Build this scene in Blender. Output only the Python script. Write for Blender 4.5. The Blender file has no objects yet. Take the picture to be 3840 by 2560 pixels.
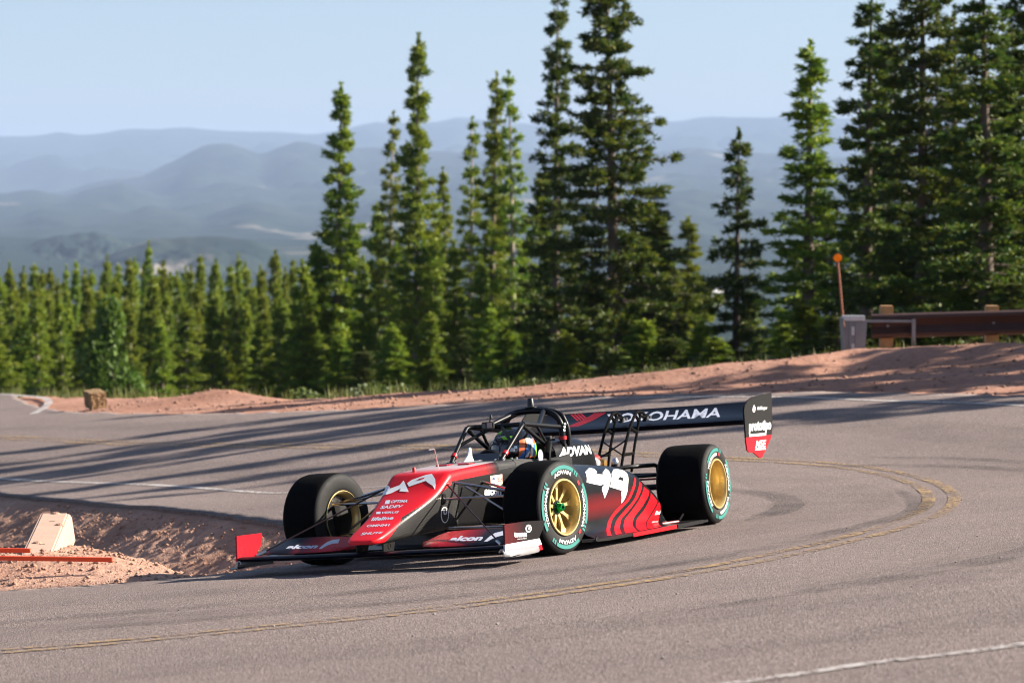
import bpy, bmesh, math, random
import numpy as np
from mathutils import Vector, Matrix
from mathutils.bvhtree import BVHTree

SC = bpy.context.scene
COL = SC.collection
PI = math.pi
R = math.radians

# ------------------------------------------------------------------ camera, sky, sun, exposure
cam_d = bpy.data.cameras.new('camera')
cam = bpy.data.objects.new('camera', cam_d)
COL.objects.link(cam)
cam.location = (0, 0, 2.55)
cam.rotation_euler = (R(90 - 2.92), 0, 0)
cam_d.sensor_width = 36
cam_d.lens = 103.28
cam_d.clip_start = 0.1
cam_d.clip_end = 60000
cam_d.dof.use_dof = True
cam_d.dof.focus_distance = 18.6
cam_d.dof.aperture_fstop = 3.8
SC.camera = cam

SUN_AZ, SUN_EL = 10.0, 29.0          # degrees from +X towards +Y, and above the horizon
world = bpy.data.worlds.new('World')
SC.world = world
world.use_nodes = True
wn = world.node_tree
sky = wn.nodes.new('ShaderNodeTexSky')
sky.sky_type = 'NISHITA'
sky.sun_disc = False
sky.sun_elevation = R(SUN_EL)
sky.sun_rotation = R(90 - SUN_AZ)
sky.altitude = 2900
sky.air_density = 1.0
sky.dust_density = 9.0
sky.ozone_density = 1.0
wn.links.new(sky.outputs[0], wn.nodes['Background'].inputs[0])
wn.nodes['Background'].inputs[1].default_value = 0.050

sun_d = bpy.data.lights.new('sun', 'SUN')
sun_d.energy = 5.0
sun_d.angle = R(0.53)
sun_d.color = (1.0, 0.90, 0.77)
sun = bpy.data.objects.new('sun', sun_d)
COL.objects.link(sun)
sdir = Vector((math.cos(R(SUN_EL)) * math.cos(R(SUN_AZ)), math.cos(R(SUN_EL)) * math.sin(R(SUN_AZ)), math.sin(R(SUN_EL))))
sun.rotation_euler = sdir.to_track_quat('Z', 'Y').to_euler()
sun.location = (60, 10, 40)

SC.view_settings.view_transform = 'Standard'
SC.view_settings.look = 'None'
SC.view_settings.gamma = 1
SC.view_settings.use_curve_mapping = False
SC.view_settings.exposure = 1.6
SC.render.engine = 'CYCLES'
SC.cycles.use_denoising = True
SC.cycles.filter_width = 1.1
SC.cycles.max_bounces = 6
SC.cycles.diffuse_bounces = 3
SC.cycles.glossy_bounces = 3
SC.cycles.transparent_max_bounces = 8
SC.cycles.volume_bounces = 1

# ------------------------------------------------------------------ helpers: objects
def tag(o, label=None, cat=None, group=None, kind=None):
    if label: o['label'] = label
    if cat: o['category'] = cat
    if group: o['group'] = group
    if kind: o['kind'] = kind
    return o

def link(o, parent=None):
    COL.objects.link(o)
    if parent is not None: o.parent = parent
    return o

def empty(name, loc=(0, 0, 0), rz=0, parent=None):
    o = bpy.data.objects.new(name, None)
    o.empty_display_size = 0.2
    o.location = loc
    o.rotation_euler = (0, 0, rz)
    return link(o, parent)

class MB:
    """collects vertices and faces; build() links them as one mesh object"""
    def __init__(s): s.v = []; s.f = []; s.m = []; s.cur = 0
    def add(s, vs, fs):
        n = len(s.v)
        s.v.extend([tuple(p) for p in vs])
        for f in fs: s.f.append(tuple(n + i for i in f)); s.m.append(s.cur)
        return s
    def box(s, c, d, rot=None, taper=1.0):
        x, y, z = d[0] / 2, d[1] / 2, d[2] / 2
        vs = [(-x, -y, -z), (x, -y, -z), (x, y, -z), (-x, y, -z), (-x * taper, -y * taper, z), (x * taper, -y * taper, z), (x * taper, y * taper, z), (-x * taper, y * taper, z)]
        vs = [Vector(p) for p in vs]
        if rot is not None: vs = [rot @ p for p in vs]
        vs = [p + Vector(c) for p in vs]
        return s.add(vs, [(3, 2, 1, 0), (4, 5, 6, 7), (0, 1, 5, 4), (1, 2, 6, 5), (2, 3, 7, 6), (3, 0, 4, 7)])
    def tube(s, pts, r, n=10, cap=True, flat=1.0):
        pts = [Vector(p) for p in pts]
        rs = r if isinstance(r, (list, tuple)) else [r] * len(pts)
        rings = []; prev = None
        for i, p in enumerate(pts):
            t = (pts[min(i + 1, len(pts) - 1)] - pts[max(i - 1, 0)]).normalized()
            if prev is None:
                a = Vector((0, 0, 1)) if abs(t.z) < .9 else Vector((1, 0, 0))
                u = t.cross(a).normalized()
            else:
                u = (prev - t * prev.dot(t)).normalized()
            prev = u
            w = t.cross(u)
            rings.append([p + (u * math.cos(2 * PI * k / n) + w * math.sin(2 * PI * k / n) * flat) * rs[i] for k in range(n)])
        vs = [q for ring in rings for q in ring]
        fs = [(i * n + k, i * n + (k + 1) % n, (i + 1) * n + (k + 1) % n, (i + 1) * n + k) for i in range(len(pts) - 1) for k in range(n)]
        if cap: fs += [tuple(range(n - 1, -1, -1)), tuple((len(pts) - 1) * n + k for k in range(n))]
        return s.add(vs, fs)
    def lathe(s, prof, n=64, axis='y', close=False):
        """prof: (radius, offset along the axis)"""
        vs = []
        for r_, y in prof:
            for k in range(n):
                a = 2 * PI * k / n
                c, d = r_ * math.cos(a), r_ * math.sin(a)
                vs.append((c, y, d) if axis == 'y' else ((c, d, y) if axis == 'z' else (y, c, d)))
        m = len(prof)
        fs = [(i * n + k, ((i + 1) % m) * n + k, ((i + 1) % m) * n + (k + 1) % n, i * n + (k + 1) % n) for i in range(m if close else m - 1) for k in range(n)]
        return s.add(vs, fs)
    def loft(s, rings, cap=True, closed=True):
        n = len(rings[0])
        vs = [p for r_ in rings for p in r_]
        kk = n if closed else n - 1
        fs = [(i * n + k, i * n + (k + 1) % n, (i + 1) * n + (k + 1) % n, (i + 1) * n + k) for i in range(len(rings) - 1) for k in range(kk)]
        if cap and closed: fs += [tuple(range(n - 1, -1, -1)), tuple((len(rings) - 1) * n + k for k in range(n))]
        return s.add(vs, fs)
    def prism(s, poly, off):
        """poly: 3D points, extruded by off"""
        n = len(poly); off = Vector(off)
        vs = [Vector(p) for p in poly] + [Vector(p) + off for p in poly]
        return s.add(vs, [tuple(range(n)), tuple(range(2 * n - 1, n - 1, -1))] + [(k, k + n, (k + 1) % n + n, (k + 1) % n) for k in range(n)])
    def build(s, name, mat=None, parent=None, smooth=None, bevel=0, fixn=True):
        me = bpy.data.meshes.new(name)
        me.from_pydata([tuple(p) for p in s.v], [], s.f)
        mats = mat if isinstance(mat, (list, tuple)) else [mat]
        for m_ in mats: me.materials.append(m_)
        if len(mats) > 1: me.polygons.foreach_set('material_index', s.m)
        if fixn or bevel:
            bm = bmesh.new(); bm.from_mesh(me)
            if fixn: bmesh.ops.recalc_face_normals(bm, faces=bm.faces)
            if bevel:
                ed = [e for e in bm.edges if len(e.link_faces) == 2 and e.calc_face_angle(0) > .6]
                bmesh.ops.bevel(bm, geom=ed, offset=bevel, segments=2, affect='EDGES', clamp_overlap=True)
            bm.to_mesh(me); bm.free()
        if smooth is not None:
            me.polygons.foreach_set('use_smooth', [True] * len(me.polygons))
            if smooth < 180: me.set_sharp_from_angle(angle=R(smooth))
        me.update()
        return link(bpy.data.objects.new(name, me), parent)

def np_mesh(name, verts, faces, mat, parent=None, smooth=False):
    """verts (n,3), faces (m,k) arrays, k constant"""
    me = bpy.data.meshes.new(name)
    verts = np.asarray(verts, dtype=np.float32); faces = np.asarray(faces, dtype=np.int32)
    k = faces.shape[1]
    me.vertices.add(len(verts)); me.vertices.foreach_set('co', verts.ravel())
    me.loops.add(faces.size); me.loops.foreach_set('vertex_index', faces.ravel())
    me.polygons.add(len(faces)); me.polygons.foreach_set('loop_start', np.arange(0, faces.size, k, dtype=np.int32))
    if smooth: me.polygons.foreach_set('use_smooth', np.ones(len(faces), dtype=bool))
    for m_ in (mat if isinstance(mat, (list, tuple)) else [mat]): me.materials.append(m_)
    me.update(calc_edges=True); me.validate()
    return link(bpy.data.objects.new(name, me), parent)

# ------------------------------------------------------------------ helpers: materials
class NT:
    def __init__(s, name):
        s.mat = bpy.data.materials.new(name); s.mat.use_nodes = True
        s.t = s.mat.node_tree; s.b = s.t.nodes['Principled BSDF']; s.out = s.t.nodes['Material Output']
    def n(s, typ, **kw):
        o = s.t.nodes.new('ShaderNode' + typ)
        for k, v in kw.items():
            if k[0] == '_': setattr(o, k[1:], v)
            else:
                key = int(k[1:]) if k[0] == 'i' and k[1:].isdigit() else k
                o.inputs[key].default_value = v
        return o
    def l(s, a, b): s.t.links.new(a, b)
    def pos(s, space='Object'): return s.n('TexCoord').outputs[space]
    def noise(s, vec, scale, detail=4, rough=.55, dist=0):
        o = s.n('TexNoise', Scale=scale, Detail=detail, Roughness=rough, Distortion=dist); s.l(vec, o.inputs['Vector']); return o.outputs['Fac']
    def ramp(s, fac, stops, interp='LINEAR'):
        o = s.n('ValToRGB'); s.l(fac, o.inputs[0]); e = o.color_ramp.elements; o.color_ramp.interpolation = interp
        while len(e) < len(stops): e.new(0.5)
        for i, (p, c) in enumerate(stops):
            e[i].position = p; e[i].color = (c, c, c, 1) if isinstance(c, (int, float)) else (*c, 1)
        return o.outputs[0]
    def math(s, op, a, b=None, clamp=False):
        o = s.n('Math', _operation=op, _use_clamp=clamp)
        for i, q in enumerate((a, b)):
            if q is None: continue
            if isinstance(q, (int, float)): o.inputs[i].default_value = q
            else: s.l(q, o.inputs[i])
        return o.outputs[0]
    def mix(s, fac, a, b, blend='MIX'):
        o = s.n('Mix', _data_type='RGBA', _blend_type=blend)
        for i, q in ((0, fac), (6, a), (7, b)):
            if isinstance(q, (int, float)): o.inputs[i].default_value = q
            elif isinstance(q, tuple): o.inputs[i].default_value = (*q, 1)
            else: s.l(q, o.inputs[i])
        return o.outputs[2]
    def mapr(s, v, a, b, c=0., d=1.):
        o = s.n('MapRange', i1=a, i2=b, i3=c, i4=d); s.l(v, o.inputs[0]); return o.outputs[0]
    def sep(s, vec):
        o = s.n('SeparateXYZ'); s.l(vec, o.inputs[0]); return o.outputs
    def bump(s, h, strength, dist):
        o = s.n('Bump', Strength=strength, Distance=dist); s.l(h, o.inputs['Height']); s.l(o.outputs[0], s.b.inputs['Normal']); return o
    def set(s, **kw):
        for k, v in kw.items():
            k = k.replace('_', ' ')
            if isinstance(v, bpy.types.NodeSocket): s.l(v, s.b.inputs[k])
            else: s.b.inputs[k].default_value = (*v, 1) if isinstance(v, tuple) and len(v) == 3 else v
        return s

def plain(name, col, rough=.5, metal=0., coat=0., var=.12, scale=8., bump=0., spec=.5):
    m = NT(name); p = m.pos()
    f = m.noise(p, scale, 5)
    a = tuple(max(0, c * (1 - var)) for c in col); b = tuple(min(1, c * (1 + var)) for c in col)
    m.set(Base_Color=m.mix(f, a, b), Metallic=metal, Coat_Weight=coat, Coat_Roughness=.06)
    m.b.inputs['Specular IOR Level'].default_value = spec
    m.l(m.mapr(f, .2, .8, max(0, rough - .06), min(1, rough + .06)), m.b.inputs['Roughness'])
    if bump: m.bump(m.noise(p, scale * 9, 3), bump, .01)
    return m.mat

# ------------------------------------------------------------------ the lie of the land
# surveyed points of the road surface and of the crest of the dirt shoulder (x right, y away, z up; metres)
CP = np.array([[-2.12,12.075,.519],[0,10.611,.765],[1.661,9.464,.958],[-2.494,14.215,.347],[1.883,10.731,.887],[-2.97,16.941,.128],[-1.324,15.42,.345],[0,14.197,.52],[1.216,13.073,.681],[2.344,13.374,.738],[-2.113,19.012,.046],[-1.201,19.151,.099],[.318,18.709,.234],[1.466,21.231,.141],[1.639,17.637,.398],[3.621,23.654,.124],[2.727,19.83,.324],[3.267,18.665,.441],[-3.284,18.736,-.016],[3.695,25.506,.049],[3.497,26.906,.012],[2.196,29.303,-.096],[-.637,31.5,-.21],[-2.701,33.894,-.4],[-5.118,37.186,-.636],[-6.901,39.483,-.763],[5.49,31.423,.241],[3.144,33.923,.174],[.132,36.915,-.069],[-2.997,39.401,-.398],[-5.971,42.89,-.71],[-7.042,45.884,-.89],[4.792,27.411,.107],[-2.367,29.683,-.503],[-3.599,31.181,-.587],[-6.012,34.373,-.821],[-5.681,32.471,-.804],[-3.577,28.481,-.511],[-2.003,25.485,-.361],[-.699,26.697,-.148],[1.224,25.402,-.017],[6.971,39.943,.417],[4.703,40.937,.273],[3.745,40.431,.163],[1.969,40.922,-.03],[.149,41.912,-.249],[-1.759,42.905,-.411],[-3.301,43.399,-.542],[-5.29,45.895,-.685],[-8.525,54.877,-1.261],[-10.456,59.867,-1.581]])
def _K(a, b):
    r2 = ((a[:, None, :] - b[None]) ** 2).sum(-1); return .5 * r2 * np.log(r2 + 1e-9)
_n = len(CP); _A = np.zeros((_n + 3, _n + 3)); _A[:_n, :_n] = _K(CP[:, :2], CP[:, :2]) + .15 * np.eye(_n)
_A[:_n, _n] = 1; _A[:_n, _n + 1:] = CP[:, :2]; _A[_n:, :_n] = _A[:_n, _n:].T
_W = np.linalg.solve(_A, np.r_[CP[:, 2], 0, 0, 0])
def zs(x, y):
    """height of the graded surface (road, shoulder) at x, y"""
    x, y = np.broadcast_arrays(np.asarray(x, float), np.asarray(y, float)); sh = x.shape
    q = np.stack([np.clip(x.ravel(), -17, 10), np.clip(y.ravel(), 6, 62)], 1)
    out = np.empty(len(q))
    for i in range(0, len(q), 20000):
        p = q[i:i + 20000]; out[i:i + 20000] = _K(p, CP[:, :2]) @ _W[:-3] + _W[-3] + p @ _W[-2:]
    return out.reshape(sh)
CRU = [-.176, -.155, -.115, -.0759, -.0409, .0036, .048, .0925, .1147, .1743, .3]
CRD = [61, 55, 46.5, 43.6, 43.1, 42, 41, 40.5, 41, 40, 40]
FARD = [150, 300, 1000, 2000, 3000, 6000, 12000, 22000, 60000]
FARZ = [-10.5, -21, -64, -88, -92, -80, -26, -20, -20]
def ground(x, y):
    x, y = np.broadcast_arrays(np.asarray(x, float), np.asarray(y, float))
    yy = np.maximum(y, np.abs(x) * 1.6)
    u = np.clip(x / np.maximum(yy, 1), -.3, .3)
    dc = np.interp(u, CRU, CRD)
    zc = zs(u * dc, dc)
    t = np.clip((yy - dc) / (150 - dc), 0, 1)
    zo = np.where(yy < 150, zc + (-10.5 - zc) * (t * .92 + .08 * np.sqrt(t)), np.interp(yy, FARD, FARZ))
    return np.where(yy <= dc, zs(x, y), zo)
def gz(x, y): return float(ground(x, y))

def catmull(pts, n):
    P = np.array(pts, float); m = len(P)
    P = np.vstack([2 * P[0] - P[1], P, 2 * P[-1] - P[-2]])
    t = np.linspace(0, m - 1 - 1e-9, n); i = t.astype(int); f = (t - i)[:, None]
    a, b, c, d = P[i], P[i + 1], P[i + 2], P[i + 3]
    return .5 * (2 * b + (c - a) * f + (2 * a - 5 * b + 4 * c - d) * f ** 2 + (3 * b - a - 3 * c + d) * f ** 3)

_rng = np.random.default_rng(7)
_TAB = _rng.random((256, 256))
def vnoise(x, y):
    xi, yi = np.floor(x).astype(int), np.floor(y).astype(int); fx, fy = x - xi, y - yi
    fx = fx * fx * (3 - 2 * fx); fy = fy * fy * (3 - 2 * fy)
    g = lambda a, b: _TAB[a & 255, b & 255]
    return (g(xi, yi) * (1 - fx) + g(xi + 1, yi) * fx) * (1 - fy) + (g(xi, yi + 1) * (1 - fx) + g(xi + 1, yi + 1) * fx) * fy
def fbm(x, y, s, oct=4, gain=.5):
    o = 0; a = 1; t = 0
    for k in range(oct):
        o = o + a * vnoise(x * s + 17.3 * k, y * s - 9.1 * k); t += a; a *= gain; s *= 2.03
    return o / t

# road: pairs of edge stations (inner edge | outer edge), from far left, round the bend, to near left
ST = [((-17, 64), (-12.5, 74)), ((-12.5, 48), (-9.6, 57)), ((-8.4, 38.2), (-7.04, 45.9)), ((-5.68, 32.5), (-4.42, 41.0)), ((-4.6, 30.6), (-3.0, 39.4)),
      ((-3.58, 28.5), (-1.56, 38.15)), ((-2.7, 26.8), (.13, 36.9)), ((-2.0, 25.5), (1.9, 35.5)), ((-1.35, 24.0), (4.15, 33.8)), ((-1.05, 22.6), (6.6, 31.4)),
      ((-1.05, 21.4), (8.6, 27)), ((-1.25, 20.3), (8.9, 22)), ((-1.67, 19.5), (7.6, 16.5)), ((-2.11, 19.0), (5.2, 12.3)), ((-2.74, 18.86), (2.6, 9.0)),
      ((-3.33, 19.0), (0, 7.2)), ((-6, 19.6), (-4, 6.2)), ((-12, 21), (-12, 6.2)), ((-17, 22), (-17, 6.2))]
NS, NT_ = 460, 40
INN = catmull([a for a, b in ST], NS); OUT = catmull([b for a, b in ST], NS)
_w = fbm(np.arange(NS) * 1.0, np.zeros(NS), .45, 4)
INN = INN + (INN - OUT) / np.linalg.norm(INN - OUT, axis=1)[:, None] * (_w[:, None] - .5) * .12
_w = fbm(np.arange(NS) * 1.0, np.ones(NS) * 50, .3, 4)
OUT = OUT + (OUT - INN) / np.linalg.norm(INN - OUT, axis=1)[:, None] * (_w[:, None] - .5) * .5
ROADPOLY = np.vstack([INN, OUT[::-1]])
def road_sd(x, y):
    """distance outside (+) or inside (-) the asphalt"""
    P = np.stack([np.ravel(x), np.ravel(y)], 1); out = np.full(len(P), 1e9); inside = np.zeros(len(P), bool)
    A = ROADPOLY; B = np.roll(A, -1, 0)
    for a, b in zip(A, B):
        d = b - a; L2 = d @ d + 1e-12; t = np.clip(((P - a) @ d) / L2, 0, 1)
        q = P - a - t[:, None] * d; out = np.minimum(out, (q * q).sum(1))
        c = (a[1] > P[:, 1]) != (b[1] > P[:, 1])
        if c.any(): inside[c] ^= P[c, 0] < (b[0] - a[0]) * (P[c, 1] - a[1]) / (b[1] - a[1]) + a[0]
    out = np.sqrt(out)
    return np.where(inside, -out, out).reshape(np.shape(x))

# ------------------------------------------------------------------ ground materials
def asphalt_mat():
    m = NT('pink granite asphalt'); p = m.pos()
    big = m.noise(p, .55, 4); mid = m.noise(p, 7, 4)
    chips = m.n('TexVoronoi', Scale=125.); m.l(p, chips.inputs['Vector'])
    chip = m.sep(chips.outputs['Color'])
    c = m.ramp(chip[0], [(0, (.042, .034, .033)), (.22, (.106, .081, .076)), (.55, (.188, .144, .132)), (.8, (.255, .198, .180)), (1, (.44, .38, .35))])
    c = m.mix(m.mapr(big, .3, .7), c, m.mix(.42, c, (.115, .092, .088)))
    c = m.mix(m.mapr(mid, .35, .75, 0, .35), c, (.215, .165, .150))
    c = m.mix(m.mapr(m.noise(p, .18, 3, .6, .6), .42, .60, 0, .30), c, m.mix(.5, c, (.30, .235, .215)))
    m.set(Base_Color=c, Roughness=.86); m.b.inputs['Specular IOR Level'].default_value = .3
    h = m.math('ADD', m.math('MULTIPLY', chips.outputs['Distance'], 1.0), m.math('MULTIPLY', m.noise(p, 40, 3), .6))
    m.bump(h, .55, .012)
    return m.mat
def dirt_mat(name='decomposed granite dirt', k=1.0, gb=1.0):
    m = NT(name); p = m.pos()
    a = m.noise(p, .8, 5); b = m.noise(p, 14, 6); c = m.noise(p, 75, 3)
    col = m.ramp(a, [(.25, (.36 * k, .205 * k, .145 * k)), (.5, (.46 * k, .275 * k, .20 * k)), (.75, (.55 * k, .35 * k, .265 * k))])
    col = m.mix(m.mapr(b, .38, .62), m.mix(.35, col, (.22 * k, .115 * k, .08 * k)), col)
    col = m.mix(m.mapr(c, .55, .8, 0, .45), col, (.60 * k, .42 * k, .33 * k))
    if gb < 1: col = m.mix(1.0, col, (1, gb, gb * .97), 'MULTIPLY')
    m.set(Base_Color=col, Roughness=.95); m.b.inputs['Specular IOR Level'].default_value = .15
    m.bump(m.math('ADD', m.math('MULTIPLY', b, 1.5), c), .7, .02)
    return m.mat
def paint_mat(name, col, wear):
    m = NT(name); p = m.pos()
    a = m.noise(p, 26, 5, .65); b = m.noise(p, 1.1, 3)
    f = m.mapr(m.math('ADD', a, m.math('MULTIPLY', m.math('SUBTRACT', b, .5), .42)), wear - .14, wear + .16)
    m.set(Base_Color=m.mix(f, (.19, .14, .126), col), Roughness=.7)
    m.bump(m.noise(p, 90, 2), .3, .006)
    # worn-through spots let the tarmac show
    tr = m.n('BsdfTransparent'); mx = m.n('MixShader'); m.l(m.mapr(f, 0, .35), mx.inputs[0])
    m.l(tr.outputs[0], mx.inputs[1]); m.l(m.b.outputs[0], mx.inputs[2]); m.l(mx.outputs[0], m.out.inputs[0])
    return m.mat
def skid_mat():
    m = NT('burnt rubber streak'); p = m.pos(); f = m.noise(p, 55, 4, .7); g = m.noise(p, 1.6, 3)
    m.set(Base_Color=(.022, .02, .021), Roughness=.8)
    tr = m.n('BsdfTransparent'); mx = m.n('MixShader')
    m.l(m.math('MULTIPLY', m.mapr(f, .38, .66, 0, .8), m.mapr(g, .35, .7, .1, 1)), mx.inputs[0])
    m.l(tr.outputs[0], mx.inputs[1]); m.l(m.b.outputs[0], mx.inputs[2]); m.l(mx.outputs[0], m.out.inputs[0])
    return m.mat
def land_mat():
    m = NT('forest land'); p = m.pos('Generated'); o = m.pos(); s = m.sep(o)
    d = m.math('SQRT', m.math('ADD', m.math('MULTIPLY', s[0], s[0]), m.math('MULTIPLY', s[1], s[1])))
    near = m.mix(m.noise(o, .35, 5), (.05, .052, .02), (.11, .075, .045))
    f1 = m.noise(o, .0016, 6, .6); f2 = m.noise(o, .012, 4)
    far = m.mix(m.mapr(f2, .35, .65), (.012, .024, .022), (.022, .036, .028))
    far = m.mix(m.mapr(f1, .63, .70), far, (.15, .14, .10))
    m.set(Base_Color=m.mix(m.mapr(d, 120, 320), near, far), Roughness=1.0); m.b.inputs['Specular IOR Level'].default_value = .05
    return m.mat
def mount_mat(name, seed, pale=.66):
    m = NT(name); o = m.pos(); mp = m.n('Mapping'); mp.inputs['Location'].default_value = (seed * 913., seed * 77., 0); m.l(o, mp.inputs[0]); o = mp.outputs[0]
    f1 = m.noise(o, .0011, 6, .6); f2 = m.noise(o, .006, 5, .6)
    c = m.mix(m.mapr(f2, .35, .65), (.012, .024, .022), (.030, .042, .034))
    c = m.mix(m.mapr(f1, pale, pale + .05), c, (.27, .24, .20))
    m.set(Base_Color=c, Roughness=1.0); m.b.inputs['Specular IOR Level'].default_value = .05
    return m.mat
ASPH, DIRT, YEL, WHT = asphalt_mat(), dirt_mat(), paint_mat('worn yellow road paint', (.44, .275, .06), .585), paint_mat('worn white road paint', (.55, .53, .51), .50)

# ------------------------------------------------------------------ terrain: one polar sheet out to the horizon
def land_z(x, y):
    Rr = np.hypot(x, y); z = ground(x, y)
    z = z + (fbm(x, y, .12, 3) - .5) * np.clip((Rr - 55) / 60, 0, 1) * np.clip(Rr * .006, 0, 2.0)
    return z + (fbm(x, y, .0011, 4) - .5) * np.clip((Rr - 900) / 2500, 0, 1) * 60 * np.clip(1 - (Rr - 9000) / 6000, .1, 1)
def build_terrain():
    az = np.unique(np.concatenate([np.radians(np.linspace(90 - 13, 90 + 13, 150)), np.radians(np.linspace(103, 437, 110))]))
    rad = np.concatenate([[.5, 4, 8, 12], np.geomspace(15, 40000, 260)])
    A, Rr = np.meshgrid(az, rad); x, y = Rr * np.cos(A), Rr * np.sin(A)
    z = land_z(x, y)
    z = z - .28 * np.clip((64 - Rr) / 4, 0, 1)
    z = z - 1.2 * np.clip((-.6 - x) / 1.2, 0, 1) * np.clip((y - 18.6) / .8, 0, 1) * np.clip((38 - y) / 2, 0, 1) * np.clip((x + 16) / 4, 0, 1)
    n = len(az); ii = np.arange(len(rad) - 1)[:, None] * n; kk = np.arange(n)[None]; k2 = (kk + 1) % n
    f = np.stack([ii + kk, ii + k2, ii + n + k2, ii + n + kk], -1).reshape(-1, 4)
    o = np_mesh('terrain', np.stack([x, y, z], -1).reshape(-1, 3), f, land_mat(), smooth=True)
    tag(o, kind='structure')
build_terrain()

# ------------------------------------------------------------------ the road, its slab edge, lines and tyre marks
t = np.linspace(0, 1, NT_)[None, :, None]
G = INN[:, None, :] * (1 - t) + OUT[:, None, :] * t
gzv = ground(G[..., 0], G[..., 1])
_n2 = NT_ + 2
V = np.zeros((NS, _n2, 3)); V[:, 1:-1, :2] = G; V[:, 1:-1, 2] = gzv
V[:, 0, :2] = INN + (INN - OUT) / np.linalg.norm(INN - OUT, axis=1)[:, None] * -.10; V[:, 0, 2] = gzv[:, 0] - .10
V[:, -1, :2] = OUT; V[:, -1, 2] = gzv[:, -1] - .12
ii = np.arange(NS - 1)[:, None] * _n2; kk = np.arange(_n2 - 1)[None]
road = np_mesh('road', V.reshape(-1, 3), np.stack([ii + kk, ii + kk + 1, ii + _n2 + kk + 1, ii + _n2 + kk], -1).reshape(-1, 4), ASPH, smooth=False)
tag(road, kind='structure')
def ribbon(name, pts, w, mat, lift=.005, off=0., n=160, parent=road, taper=False):
    c = catmull(pts, n); d = np.gradient(c, axis=0); d /= np.linalg.norm(d, axis=1)[:, None]; nn = np.stack([-d[:, 1], d[:, 0]], 1)
    ww = np.full(n, w / 2)
    if taper: ww = ww * np.minimum(1, np.minimum(np.arange(n), np.arange(n)[::-1]) / (n * .2) + .1)
    v = []
    for s_ in (-1, 0, 1):
        q = c + nn * (off + s_ * ww)[:, None]; v.append(np.c_[q, ground(q[:, 0], q[:, 1]) + lift])
    v = np.stack(v, 1).reshape(-1, 3); i = np.arange(n - 1)[:, None] * 3; k = np.arange(2)[None]
    return np_mesh(name, v, np.stack([i + k, i + k + 1, i + 3 + k + 1, i + 3 + k], -1).reshape(-1, 4), mat, parent)
YL = [(-13, 48.5), (-9.5, 43), (-6.9, 39.5), (-5.1, 37.2), (-3.5, 35.1), (-2.3, 33.5), (-.83, 31.8), (.6, 30.5), (2.1, 29.1), (2.93, 27.8), (3.34, 26.6), (3.52, 25.2), (3.44, 23.5), (3.14, 21.6), (2.76, 20.0), (2.28, 18.6), (1.6, 17.15), (1.0, 16.1), (.25, 15.2), (-.6, 14.45), (-1.6, 13.95), (-2.5, 13.75), (-5, 13.6), (-9, 13.6)]
ribbon('yellow_line', YL, .10, YEL, off=.10, n=260)
ribbon('yellow_line', YL, .10, YEL, off=-.10, n=260)
ribbon('white_line', [(-11, 42), (-8.4, 38.1), (-6.0, 34.4), (-4.76, 32.7), (-3.6, 31.2), (-2.4, 29.65), (-1.2, 28.2), (-.35, 27)], .10, WHT)
ribbon('white_line', [(7.2, 20), (5.6, 14.6), (3.6, 12.1), (1.9, 10.75), (1.29, 10.42), (.79, 10.07), (-.6, 9.3), (-3, 8.6), (-8, 8.4)], .085, WHT)
ribbon('white_line', [(-10.5, 60), (-8.9, 55), (-8.23, 52), (-7.75, 48.7), (-7.55, 46.2)], .14, WHT, n=60)
ribbon('white_line', [(.9, 35.9), (2.2, 34.75), (3.38, 33.7), (4.05, 33.0), (4.95, 32.2), (5.55, 31.5), (6.8, 29.8), (7.6, 27.5), (7.9, 23.5)], .10, WHT, n=90)
SKID = skid_mat()
BAND = skid_mat(); BAND.name = 'faint rubbered band'
for _n_ in BAND.node_tree.nodes:
    if _n_.type == 'MAP_RANGE' and abs(_n_.inputs[4].default_value - .8) < 1e-4: _n_.inputs[4].default_value = .26
for pts, w in (([(-9, 40), (-5.6, 35.3), (-2.6, 31.6), (.2, 29), (2.0, 27), (2.6, 24.6), (2.2, 21.6), (.6, 18.6), (-1.6, 17.2), (-5, 16.8)], 1.0), ([(-10, 44), (-6.4, 40.6), (-2.8, 37), (.6, 34.2), (3.6, 31.2), (5.2, 27.8), (5.3, 23.4), (4.2, 18.8), (2.2, 14.6), (-.6, 12.3), (-5, 11.6)], 1.1), ([(-5, 15.0), (-1.6, 15.2), (1.0, 17.2), (2.4, 19.6)], .8), ([(6.6, 26), (6.4, 21), (5, 16.4), (2.8, 12.6), (0, 10.8)], .7)):
    ribbon('rubbered_band', pts, w, BAND, lift=.007, n=140, taper=True)
for pts, w in (([(2.0, 27.6), (3.6, 27.1), (4.55, 25.6), (4.6, 23.4), (4.1, 21.4)], .22), ([(3.3, 28.3), (4.3, 27.2), (4.85, 25.7), (4.9, 23.8)], .16),
               ([(3.2, 24.5), (3.15, 22.6), (2.85, 20.9), (2.2, 19.2), (1.2, 17.2), (.2, 16.0)], .2), ([(.9, 17.6), (-.2, 16.6), (-1.6, 16.0), (-3.2, 15.7)], .3),
               ([(1.2, 16.4), (.2, 15.6), (-1.1, 15.1), (-2.6, 14.9)], .22), ([(1.6, 25.6), (2.2, 24), (2.1, 22.5), (1.7, 21.3)], .25), ([(4.6, 20.5), (3.6, 17.5), (2.4, 15.2), (.8, 13.3)], .28)):
    ribbon('tyre_mark', pts, w, SKID, lift=.009, n=80, taper=True)

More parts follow.
